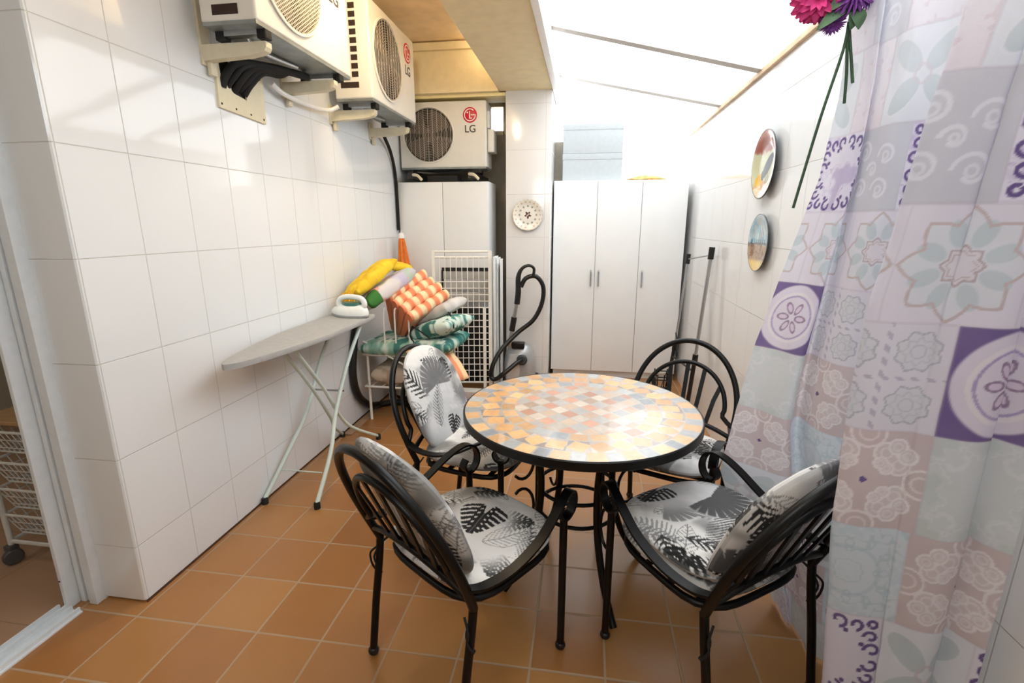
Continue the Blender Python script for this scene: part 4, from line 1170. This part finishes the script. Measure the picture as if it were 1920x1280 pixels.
MB().tube([(vx+.035, vy-.14, .29), (vx+.0, vy-.20, .28), (vx-.08, vy-.27, .22), (vx-.16, vy-.285, .16), (vx-.20, vy-.28, .18), (vx-.185, vy-.27, .28), (vx-.12, vy-.20, .40), (vx+.0, vy-.10, .52), (vx+.12, vy-.07, .62), (vx+.19, vy-.06, .76), (vx+.20, vy-.06, .90), (vx+.14, vy-.07, .985), (vx+.06, vy-.09, .97), (vx+.02, vy-.10, .90)], .0185, 12, smooth_pts=6).build('hose', M_BLKPL, vc)
gr_ = MB().tube([(vx-.01, vy-.115, .76), (vx-.0, vy-.11, .86), (vx+.0, vy-.11, .98), (vx+.03, vy-.11, 1.05), (vx+.085, vy-.10, 1.075), (vx+.125, vy-.09, 1.05), (vx+.12, vy-.09, .99)], [.024, .024, .020, .014, .012, .012, .012], 12, smooth_pts=5)
gr_.build('hose_grip', M_BLKPL, vc)
wd = MB().tube([(vx-.075, vy-.12, .40), (vx-.012, vy-.117, .77)], .016, 12); wd.build('wand', M_CHROME, vc)
MB().tube([(vx-.052, vy-.12, .535), (vx-.032, vy-.119, .65)], .024, 12).build('wand_clip', M_BLKPL, vc)

# ------------------------------------------------------------------ folded luggage trolley by the right wall
tr = thing('luggage_trolley', 'folded luggage trolley with two steel poles leaning beside the wardrobe', 'trolley', (.77, 3.72, 0))
Pn = [(.775, 3.52, .03), (.80, 3.50, .46), (.838, 3.47, 1.24)]; Pf = [(.70, 3.98, .03), (.742, 3.98, .42), (.795, 3.99, 1.165)]
for Pq, tp in ((Pn, 1), (Pf, 0)):
    a, m_, b_ = [Vector(p) for p in Pq]
    MB().tube([m_, b_], .0125 if tp else .0095, 12).build('steel_pole', M_CHROME, tr)
    MB().tube([a, m_+(b_-m_)*.03], .0155, 12).build('lower_tube', M_BLKPL, tr)
    MB().tube([b_-(b_-m_)*.09, b_+(b_-m_)*.012], .020 if tp else .016, 12).build('pole_grip', M_BLKPL, tr)
    MB().tube([m_-(b_-m_)*.02, m_+(b_-m_)*.045], .02, 12).build('clamp', M_BLKPL, tr)
MB().tube([Vector(Pn[2])-Vector((0, 0, .04)), Vector(Pf[2])-Vector((0, 0, .03))], .006, 8).build('cross_handle', M_CHROME, tr)
bk = MB()
for z in (.06, .14, .22):
    bk.tube([(.60, 3.98, z), (.60, 3.80, z), (.70, 3.80, z), (.70, 3.98, z)], .005, 6, closed=True)
for q in ((.60, 3.98), (.60, 3.80), (.70, 3.80), (.70, 3.98), (.65, 3.80), (.60, 3.89)): bk.tube([(q[0], q[1], .02), (q[0], q[1], .24)], .005, 6)
bk.tube([(.60, 3.80, .02), (.70, 3.98, .23)], .004, 6)
bk.build('wire_basket', M_BLKPL, tr)
MB().tube([(.74, 3.97, .55), (.752, 3.955, .49), (.745, 3.95, .44), (.755, 3.945, .40)], .004, 6, smooth_pts=3).tube([(.742, 3.97, .54), (.765, 3.95, .47), (.76, 3.945, .41)], .003, 6, smooth_pts=3).build('strap', M_RUB, tr)
MB().tube([(.72, 3.96, .06), (.77, 3.55, .06)], .010, 8).build('cross_tube', M_BLKPL, tr)
MB().tube([(.735, 3.97, .35), (.79, 3.52, .37)], .008, 8).build('cross_tube', M_BLKPL, tr)
for Pq in (Pn, Pf):
    MB().lathe([(.001, -.012), (.028, -.012), (.03, 0), (.028, .012), (.001, .012)], 20, Matrix.Translation((Pq[0][0]-.02, Pq[0][1], .0305)) @ Matrix.Rotation(PI/2, 4, 'X')).build('wheel', M_RUB, tr)

# ------------------------------------------------------------------ wire trolley in the room beyond the door
wt = thing('wire_basket_trolley', 'white wire basket trolley on casters seen through the doorway', 'trolley', (-2.15, 1.6, 0))
x0, x1, y0, y1 = -2.92, -2.30, 1.20, 1.58
x0, x1, y0, y1 = -2.36, -1.96, 1.46, 1.80
M_WIRE = mat('grey_white_wire', '#cfcfcb', .4)
for x in (x0, x1):
    for y in (y0, y1):
        MB().tube([(x, y, .075), (x, y, .635)], .011, 10).build('post', M_WIRE, wt)
        cs = MB().lathe([(.001, -.014), (.028, -.014), (.034, -.008), (.034, .008), (.028, .014), (.001, .014)], 24, Matrix.Translation((x+.01, y-.012, .0345)) @ Matrix.Rotation(R(65), 4, 'Z') @ Matrix.Rotation(PI/2, 4, 'X'))
        cs.box((x-.016, y-.022, .06), (x+.02, y+.012, .085), bev=.004)
        cs.build('caster', mat('grey_caster', '#4a4a4a', .5), wt)
MB().tube([(x0, y0, .10), (x1, y0, .10), (x1, y1, .10), (x0, y1, .10)], .009, 8, closed=True).build('lower_rail', M_WIRE, wt)
for z in (.225, .345, .465, .60):
    b_ = MB(); d_ = .10
    b_.tube([(x0, y0, z), (x1, y0, z), (x1, y1, z), (x0, y1, z)], .006, 8, closed=True)
    i_ = .03
    b_.tube([(x0+i_, y0+i_, z-d_), (x1-i_, y0+i_, z-d_), (x1-i_, y1-i_, z-d_), (x0+i_, y1-i_, z-d_)], .004, 6, closed=True)
    for q in np.linspace(0, 1, 15):
        xa = x0+(x1-x0)*q; xb = x0+i_+(x1-x0-2*i_)*q
        b_.tube([(xa, y0, z), (xb, y0+i_, z-d_), (xb, y1-i_, z-d_), (xa, y1, z)], .0024, 5)
    for q in np.linspace(0, 1, 12):
        ya = y0+(y1-y0)*q; yb = y0+i_+(y1-y0-2*i_)*q
        b_.tube([(x1, ya, z), (x1-i_, yb, z-d_), (x0+i_, yb, z-d_), (x0, ya, z)], .0024, 5)
    for h2 in (.04, .08):
        f2 = i_*h2/d_
        b_.tube([(x0+f2, y0+f2, z-h2), (x1-f2, y0+f2, z-h2), (x1-f2, y1-f2, z-h2), (x0+f2, y1-f2, z-h2)], .0024, 5, closed=True)
    b_.build('basket', M_WIRE, wt)
MB().box((x0-.01, y0-.01, .635), (x1+.01, y1+.01, .652), bev=.003).build('wooden_top', mat('brown_board', '#a98760', .5, var=.15, scale=10), wt)
slab(frame_M(((x0+x1)/2+.06, (y0+y1)/2, .412), (1, 0, 0), (0, 0, 1)), .24, .20, .06, lambda x, y, s_, z: over(np.zeros(x.shape+(3,))+np.array([.75, .10, .22]), sstep(.5, .6, fnoise(x, y, 14, 3)), (.25, .08, .12)), 'folded_shirt', 'crimson folded cloth in the third wire basket from the floor', 'cloth', seed=61)
slab(frame_M(((x0+x1)/2, (y0+y1)/2, .54), (1, 0, 0), (0, 0, 1)), .30, .24, .06, lambda x, y, s_, z: np.zeros(x.shape+(3,))+np.array([.72, .70, .68]), 'folded_shirt', 'greyish folded cloth in the topmost wire basket', 'cloth', seed=62)
# ------------------------------------------------------------------ printed sheer curtain gathered along the right wall
def lerp_tab(z, tab):
    zs = [t[0] for t in tab]; xs = [t[1] for t in tab]; return np.interp(z, zs, xs)
LT = [(0, .752), (.12, .70), (.30, .585), (.52, .507), (.75, .535), (1.02, .579), (1.30, .643), (1.54, .703), (1.77, .723), (2.02, .715), (2.4, .715)]
FT = [(0, .60), (.37, .579), (.76, .546), (1.06, .537), (1.26, .545), (1.60, .585), (1.76, .612), (2.4, .66)]
NV, NU = 860, 470
zz = np.linspace(.012, 2.195, NV)
base = []
for z in zz:
    xl = float(lerp_tab(z, LT)); xf = float(lerp_tab(z, FT))
    w_ = .79-xl
    k = max(.25, min(1, w_/.25)); e = .06*math.exp(-((z-.53)/.16)**2)
    P = [(xl+e*.15, 1.685+e*.5), (xl+.16*w_+.012*k+e*.4, 1.64+e*.5), (xl+.34*w_+.02*k+e, 1.56+e*.6), (xl+.42*w_+.055*k+e, 1.60+e*.6), (xl+.55*w_+.03*k+e, 1.53+e*.4), (xl+.78*w_, 1.46),
         (.828, 1.40), (.845, 1.27), (.842, 1.12), (.80, 1.055), (.70, 1.045), (xf+.03, 1.03), (xf-.006, 1.004), (xf+.03, .985), (xf+.10, .985), (xf+.45*(.79-xf), .978), (xf+.72*(.79-xf), .955),
         (.765, .965), (.772, .985), (.79, .955), (.805, .93), (.815, .925)]
    base.append(P)
base = np.array(base)                       # NV x K x 2
Kp = base.shape[1]
# smooth spline through the plan points, for all heights at once
sub = 24; segs = []
pad = np.concatenate([base[:, :1], base, base[:, -1:]], 1)
for i in range(Kp-1):
    p0, p1, p2, p3 = (pad[:, i+j][:, None] for j in range(4)); t = (np.arange(sub)/sub)[None, :, None]
    segs.append(.5*((2*p1)+(p2-p0)*t+(2*p0-5*p1+4*p2-p3)*t*t+(3*p1-p0-3*p2+p3)*t**3))
path = np.concatenate(segs+[base[:, -1:]], 1)
# reparametrise evenly (common arc length taken at mid height)
mid = path[int(NV*.42)]
d = np.concatenate([[0], np.cumsum(np.hypot(*np.diff(mid, axis=0).T))]); Ltot = d[-1]
su = np.linspace(0, Ltot, NU); ii = np.interp(su, d, np.arange(len(d))); i0 = np.clip(np.floor(ii).astype(int), 0, path.shape[1]-2); ft = (ii-i0)[None, :, None]
XY = path[:, i0]*(1-ft)+path[:, i0+1]*ft      # NV x NU x 2
X = XY[..., 0]; Y = XY[..., 1]; Z = np.repeat(zz[:, None], NU, 1)
S = np.repeat(su[None], NV, 0)
wr = (fnoise(S, Z*.35, 9, 77)-.5)*.022+(fnoise(S*1.5, Z, 16, 78)-.5)*.006
X = X+wr*.8; Y = Y+wr*.5
X = np.minimum(X, .868)
def s_of(px_x): pass
# arc position of the front fold so a star tile sits on the front panel
iF = int(np.argmin(np.abs(mid[:, 0]-(lerp_tab(1.0, FT)))+10*(mid[:, 1] > 1.03))); sF = d[iF]
TP = .215; TZ0 = 1.435
vc = (Z-TZ0)/TP; ri = np.floor(vc).astype(int)
ROWOFF = {0: .165, -1: .03, -2: -.055, -3: -.055, -4: -.06, -5: -.09, -6: -.05, 1: .06, 2: .1}
off_ = np.full(S.shape, .0)
for r_, o_ in ROWOFF.items(): off_ = np.where(ri == r_, o_, off_)
uc = (S-(sF+off_))/TP
ci = np.floor(uc).astype(int)
p = (uc-ci)*2-1; q = (vc-ri)*2-1
rho = np.hypot(p, q); th = np.arctan2(q, p)
def star(p, q, Rr, k=.2, n=8, ph=0.):
    r_ = np.hypot(p, q); t_ = np.arctan2(q, p)+ph
    tri = np.abs(((t_*n/(2*PI)) % 1)*2-1)
    return r_-Rr*(1-k*(1-tri)*1.0)
def band(dv, w_): return 1-sstep(w_*.6, w_, np.abs(dv))
def kal(p, q, s_, seed):
    a, b_ = np.abs(p), np.abs(q); a, b_ = np.maximum(a, b_), np.minimum(a, b_)
    return fnoise(a+seed, b_, s_, seed)
c = np.zeros(X.shape+(3,))+np.array([.885, .875, .905])
PUR = (.16, .04, .34); LIL = (.60, .50, .70); TAUPE = (.74, .64, .63); BEI = (.80, .72, .70); SAGE = (.76, .80, .78); GRB = (.74, .79, .81); AQ = (.76, .83, .86); PNK = (.90, .84, .87); GREY = (.74, .74, .76)
even = (ci % 2) == 0
cells = [(r_, e) for r_ in range(-7, 5) for e in (0, 1)]
def paint_cell(kind, m, p, q, c):
    rho = np.hypot(p, q); th = np.arctan2(q, p)
    def ov(c, a, rgb): return over(c, a*m, rgb)
    if kind == 'star':
        c = ov(c, np.ones_like(p)*.8, (.90, .86, .90))
        ins = 1-sstep(-.02, .02, star(p, q, .95, .27))
        c = ov(c, ins*.9, (.86, .87, .885))
        for k in range(8):
            a = 2*PI*k/8+.39; dx = p*math.cos(a)+q*math.sin(a)-.56; dy = -p*math.sin(a)+q*math.cos(a)
            c = ov(c, (1-sstep(.75, 1.05, (dx/.25)**2+(dy/.15)**2))*.9, (.72, .78, .79))
        c = ov(c, band(star(p, q, .95, .27), .04)*.95, TAUPE)
        c = ov(c, (1-sstep(.0, .02, star(p, q, .34, .25))), (.88, .84, .86))
        c = ov(c, band(star(p, q, .34, .25), .028), (.66, .56, .57)); c = ov(c, band(star(p, q, .25, .25), .016), TAUPE)
        return c
    if kind == 'medal':
        c = ov(c, np.ones_like(p)*.7, (.88, .85, .88))
        for sx in (-.5, .5):
            for sy in (-.5, .5):
                a = star(p-sx, (q-sy), .38, .2, 8, .39)
                c = ov(c, band(a, .022)*.9, (.55, .57, .62)); c = ov(c, band(star(p-sx, q-sy, .26, .3), .02)*.55, (.62, .66, .68))
                c = ov(c, (1-sstep(0, .02, a))*.25, SAGE)
                c = ov(c, band(np.hypot(p-sx, q-sy)-.12, .016)*.5, (.6, .62, .66))
        dots = ((np.abs(q) < .035) | (np.abs(p) < .035))*(np.sin((p+q)*26) > .1)
        c = ov(c, dots*.6, (.55, .50, .62))
        return c
    if kind == 'ring':
        c = ov(c, np.ones_like(p), (.88, .83, .88))
        m1 = (rho > .84)*(kal(p, q, 4, 3) > .40)
        c = ov(c, (1-sstep(0, .06, .98-rho))*.9, PUR)
        c = ov(c, band(rho-.70, .05), (.93, .89, .89)); c = ov(c, band(rho-.62, .03), LIL)
        for k in range(6):
            a = 2*PI*k/6; dx = p*math.cos(a)+q*math.sin(a)-.30; dy = -p*math.sin(a)+q*math.cos(a)
            e = (dx/.2)**2+(dy/.105)**2
            c = ov(c, (1-sstep(.8, 1.05, e)), (.44, .30, .46)); c = ov(c, 1-sstep(.3, .5, e), (.86, .76, .84))
        return c
    if kind == 'damask':
        c = ov(c, np.ones_like(p), (.785, .69, .68))
        for k in range(4):
            a = 2*PI*k/4+PI/4; dx = p*math.cos(a)+q*math.sin(a)-.62; dy = np.abs(-p*math.sin(a)+q*math.cos(a))
            for ex, ey, er in ((0, .17, .2), (.22, .13, .15), (-.2, .08, .11)):
                r_ = np.hypot(dx-ex, dy-ey)
                c = ov(c, (1-sstep(er*.85, er, r_))*.75, (.86, .79, .78)); c = ov(c, band(r_-er, .028), (.95, .91, .90)); c = ov(c, band(r_-er*.5, .022)*.9, (.93, .88, .87))
        for k in range(4):
            a = 2*PI*k/4; dx = p*math.cos(a)+q*math.sin(a)-.95; dy = -p*math.sin(a)+q*math.cos(a); r_ = np.hypot(dx, dy)
            c = ov(c, band(r_-.28, .03), (.94, .89, .88)); c = ov(c, band(r_-.15, .025)*.8, (.93, .88, .87))
        c = ov(c, (np.abs(p)+np.abs(q) < .07)*1., PUR)
        return c
    if kind == 'sage':
        n_ = kal(p, q, 2.6, 7)
        c = ov(c, np.ones_like(p), (.80, .82, .81)); c = ov(c, band(n_-.5, .02)*.5, (.90, .90, .90)); c = ov(c, sstep(.55, .62, n_)*.45, (.70, .76, .72)); return c
    if kind == 'aqua':
        n_ = kal(p, q, 3.0, 13)
        c = ov(c, np.ones_like(p), (.83, .88, .91)); c = ov(c, band(n_-.45, .03)*.7, (.66, .78, .80)); c = ov(c, sstep(.55, .6, n_)*.5, (.72, .82, .85))
        c = ov(c, band(rho-.55, .05)*.5, (.67, .77, .82)); return c
    if kind in ('scroll', 'corner'):
        c = ov(c, np.ones_like(p), (.90, .87, .92))
        if kind == 'corner':
            n_ = fnoise(p, q, 2.2, 19); c = ov(c, sstep(.5, .75, n_)*.6, LIL); c = ov(c, band(n_-.5, .012)*.6, (.68, .56, .72))
        # curls near the tile borders
        a, b_ = np.maximum(np.abs(p), np.abs(q)), np.minimum(np.abs(p), np.abs(q))
        for ex, ey, er in ((.82, .18, .14), (.78, .50, .12), (.80, .80, .12)):
            r_ = np.hypot(a-ex, b_-ey); t_ = np.arctan2(b_-ey, a-ex)
            c = ov(c, band(r_-er*(.75+.12*t_), .045)*(t_ > -2.2), PUR)
        c = ov(c, (1-sstep(.045, .06, np.hypot(a-.62, b_-.32))), PUR)
        return c
    if kind == 'petal':
        c = ov(c, np.ones_like(p), (.88, .89, .91))
        for k in range(4):
            a = 2*PI*k/4+PI/4; dx = p*math.cos(a)+q*math.sin(a)-.6; dy = -p*math.sin(a)+q*math.cos(a)
            c = ov(c, (1-sstep(.8, 1.05, (dx/.5)**2+(dy/.26)**2))*.9, (.71, .77, .78)); c = ov(c, band((dx/.5)**2+(dy/.26)**2-1.0, .1)*.6, (.93, .93, .93))
        c = ov(c, band(rho-.2, .04)*.7, (.8, .72, .74)); return c
    if kind == 'greyscroll':
        c = ov(c, np.ones_like(p), (.765, .76, .785))
        for ex, ey, er in ((-.4, .45, .3), (.45, .3, .28), (-.35, -.45, .28), (.4, -.5, .3), (0, 0, .2)):
            r_ = np.hypot(p-ex, q-ey); t_ = np.arctan2(q-ey, p-ex)
            c = ov(c, band(r_-er*(.7+.1*t_), .045)*(t_ > -2.4)*.95, (.90, .89, .91)); c = ov(c, band(r_-er*.3, .035)*.8, (.90, .89, .91))
        return c
    if kind == 'pink':
        n_ = kal(p, q, 2.4, 23)
        c = ov(c, np.ones_like(p), (.90, .85, .87)); c = ov(c, band(n_-.48, .02)*.7, (.82, .70, .72)); c = ov(c, band(rho-.5, .02)*.4, (.8, .7, .74)); return c
    return c
rows = {0: ('corner', 'greyscroll'), -1: ('star', 'star'), -2: ('medal', 'ring'), -3: ('damask', 'sage'), -4: ('aqua', 'damask'), -5: ('scroll', 'petal'), -6: ('damask', 'aqua'), -7: ('sage', 'medal'),
        1: ('petal', 'pink'), 2: ('pink', 'greyscroll'), 3: ('star', 'medal'), 4: ('sage', 'corner')}
for r_, (ke, ko) in rows.items():
    for par, kd in ((0, ke), (1, ko)):
        m_ = ((ri == r_) & ((ci % 2) == par)).astype(float)
        if m_.any():
            sel = m_ > 0
            cc = paint_cell(kd, np.ones(sel.sum()), p[sel], q[sel], c[sel]); c[sel] = cc
# soft wash; the upper curtain's extra brightness is painted into the print colours
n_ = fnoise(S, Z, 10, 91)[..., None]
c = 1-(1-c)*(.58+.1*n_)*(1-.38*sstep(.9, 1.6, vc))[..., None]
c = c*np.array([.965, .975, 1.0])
edge_ = np.minimum(np.abs(p)-1, 0); c = over(c, ((np.abs(p) > .975) | (np.abs(q) > .975))*.25, (.78, .74, .78))
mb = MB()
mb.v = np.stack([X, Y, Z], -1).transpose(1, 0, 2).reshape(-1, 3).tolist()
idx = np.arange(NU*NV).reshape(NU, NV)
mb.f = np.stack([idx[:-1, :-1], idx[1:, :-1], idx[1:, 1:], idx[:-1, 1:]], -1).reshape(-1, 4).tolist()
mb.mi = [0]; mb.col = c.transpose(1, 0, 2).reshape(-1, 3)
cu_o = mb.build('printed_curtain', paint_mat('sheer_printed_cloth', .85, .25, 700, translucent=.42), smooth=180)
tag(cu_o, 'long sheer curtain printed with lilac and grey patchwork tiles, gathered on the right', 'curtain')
# rail it hangs from, above the frame
rl = thing('curtain_rail', 'white curtain rail along right wall holding the printed curtain', 'rail', (.80, 1.3, 2.19))
MB().tube([(.79, .80, 2.205), (.79, 1.85, 2.205)], .012, 12).build('rod', M_WHITE, rl)
for y in (.9, 1.75): MB().tube([(.79, y, 2.205), (.88, y, 2.14)], .008, 8).build('rod_holder', M_WHITE, rl)

# ------------------------------------------------------------------ artificial flowers tied at the curtain edge
fs_ = 1.115
def FP(x, y, z): return Vector((x*fs_, y*fs_, 1.4+(z-1.4)*fs_))
fl = thing('artificial_flowers', 'bunch of pink and purple artificial flowers with long green stems hanging by curtain edge', 'flowers', tuple(FP(.6, 1.45, 1.75)))
M_STEM = mat('dark_green_stem', '#1f3f22', .6, var=.2)
M_LEAF = mat('green_leaf_fabric', '#4c6a4a', .6, var=.3, scale=40)
M_PINK = mat('magenta_petals', '#d2387f', .7, var=.25, scale=60)
M_PURP = mat('purple_petals', '#7d3f95', .7, var=.3, scale=60)
M_VIO = mat('violet_petals', '#5f3a8c', .7, var=.3, scale=60)
top = FP(.612, 1.45, 1.88)
for a in ([(.548, 1.45, 1.442), (.585, 1.452, 1.66), (.618, 1.455, 1.82)], [(.641, 1.46, 1.70), (.636, 1.46, 1.77), (.626, 1.457, 1.84)], [(.649, 1.45, 1.745), (.64, 1.455, 1.80), (.630, 1.457, 1.85)]):
    MB().tube([FP(*q_) for q_ in a]+[FP(.622, 1.455, 1.885)], .0042, 8, smooth_pts=5).build('stem', M_STEM, fl)
def bloom(c_, r_, nrm, m_, name, layers=6, npet=18, wid=.16, spike=False):
    nrm = Vector(nrm).normalized(); u_ = nrm.orthogonal().normalized(); v_ = nrm.cross(u_)
    mbb = MB(); rs = random.Random(int(r_*1e4)+npet)
    for L_ in range(layers):
        el = R(-25+L_*100/layers); n_ = max(6, int(npet*(1-.08*L_)))
        for k in range(n_):
            a = 2*PI*(k+.5*(L_ % 2))/n_+rs.uniform(-.08, .08)
            d_ = u_*math.cos(a)+v_*math.sin(a); t_ = -u_*math.sin(a)+v_*math.cos(a)
            dirv = d_*math.cos(el)+nrm*math.sin(el); upv = -d_*math.sin(el)+nrm*math.cos(el)
            ln = r_*(1-.06*L_)*rs.uniform(.9, 1.08); w_ = ln*wid*(1 if not spike else .55)
            pts = [(.15, .4, 0), (.5, 1, .04), (.8, .9, .02), (1., .25, -.06)]
            vs = []
            for f_, ww, hh in pts:
                for s_ in (-1, 0, 1): vs.append(Vector(c_)+dirv*ln*f_+t_*w_*ww*s_+upv*(ln*hh+(.0 if s_ else -w_*.3)))
            fc_ = [(3*i+j, 3*i+j+1, 3*i+j+4, 3*i+j+3) for i in range(3) for j in range(2)]
            mbb.add(vs, fc_)
    mbb.ball(tuple(Vector(c_)), r_*.3, 10)
    return mbb.build(name, m_, fl, smooth=180)
bloom(FP(.545, 1.45, 1.945), .078, (-.3, -.75, -.35), M_PINK, 'pink_bloom')
bloom(FP(.614, 1.43, 1.935), .062, (.1, -.9, -.1), M_PURP, 'purple_bloom', 7, 24, .12, True)
bloom(FP(.655, 1.45, 1.955), .060, (.5, -.8, .1), M_VIO, 'violet_bloom', 7, 24, .12, True)
bloom(FP(.585, 1.455, 1.885), .040, (-.1, -.6, -.8), M_PURP, 'purple_bud', 6, 22, .12, True)
def leaf(a, b_, w_, nrm):
    a = Vector(a); b_ = Vector(b_); ax_ = b_-a; sd = ax_.cross(Vector(nrm)).normalized(); mbb = MB(); vs = []
    n_ = 8
    for i in range(n_+1):
        t_ = i/n_; ww = w_*math.sin(PI*min(1, t_*.92+.06))**.8
        cpt = a+ax_*t_+Vector(nrm).normalized()*(.018*math.sin(PI*t_))
        vs += [cpt-sd*ww, cpt+Vector(nrm).normalized()*-.003, cpt+sd*ww]
    mbb.add(vs, [(3*i+j, 3*i+j+1, 3*i+j+4, 3*i+j+3) for i in range(n_) for j in range(2)])
    mbb.build('leaf', M_LEAF, fl, smooth=180)
leaf(FP(.615, 1.45, 1.915), FP(.545, 1.44, 1.865), .016, (-.2, -1, .3)); leaf(FP(.618, 1.45, 1.91), FP(.640, 1.44, 1.862), .022, (.2, -1, .2)); leaf(FP(.605, 1.45, 1.93), FP(.56, 1.43, 1.90), .014, (0, -1, .4)); leaf(FP(.622, 1.452, 1.92), FP(.622, 1.44, 1.862), .018, (.1, -1, 0))
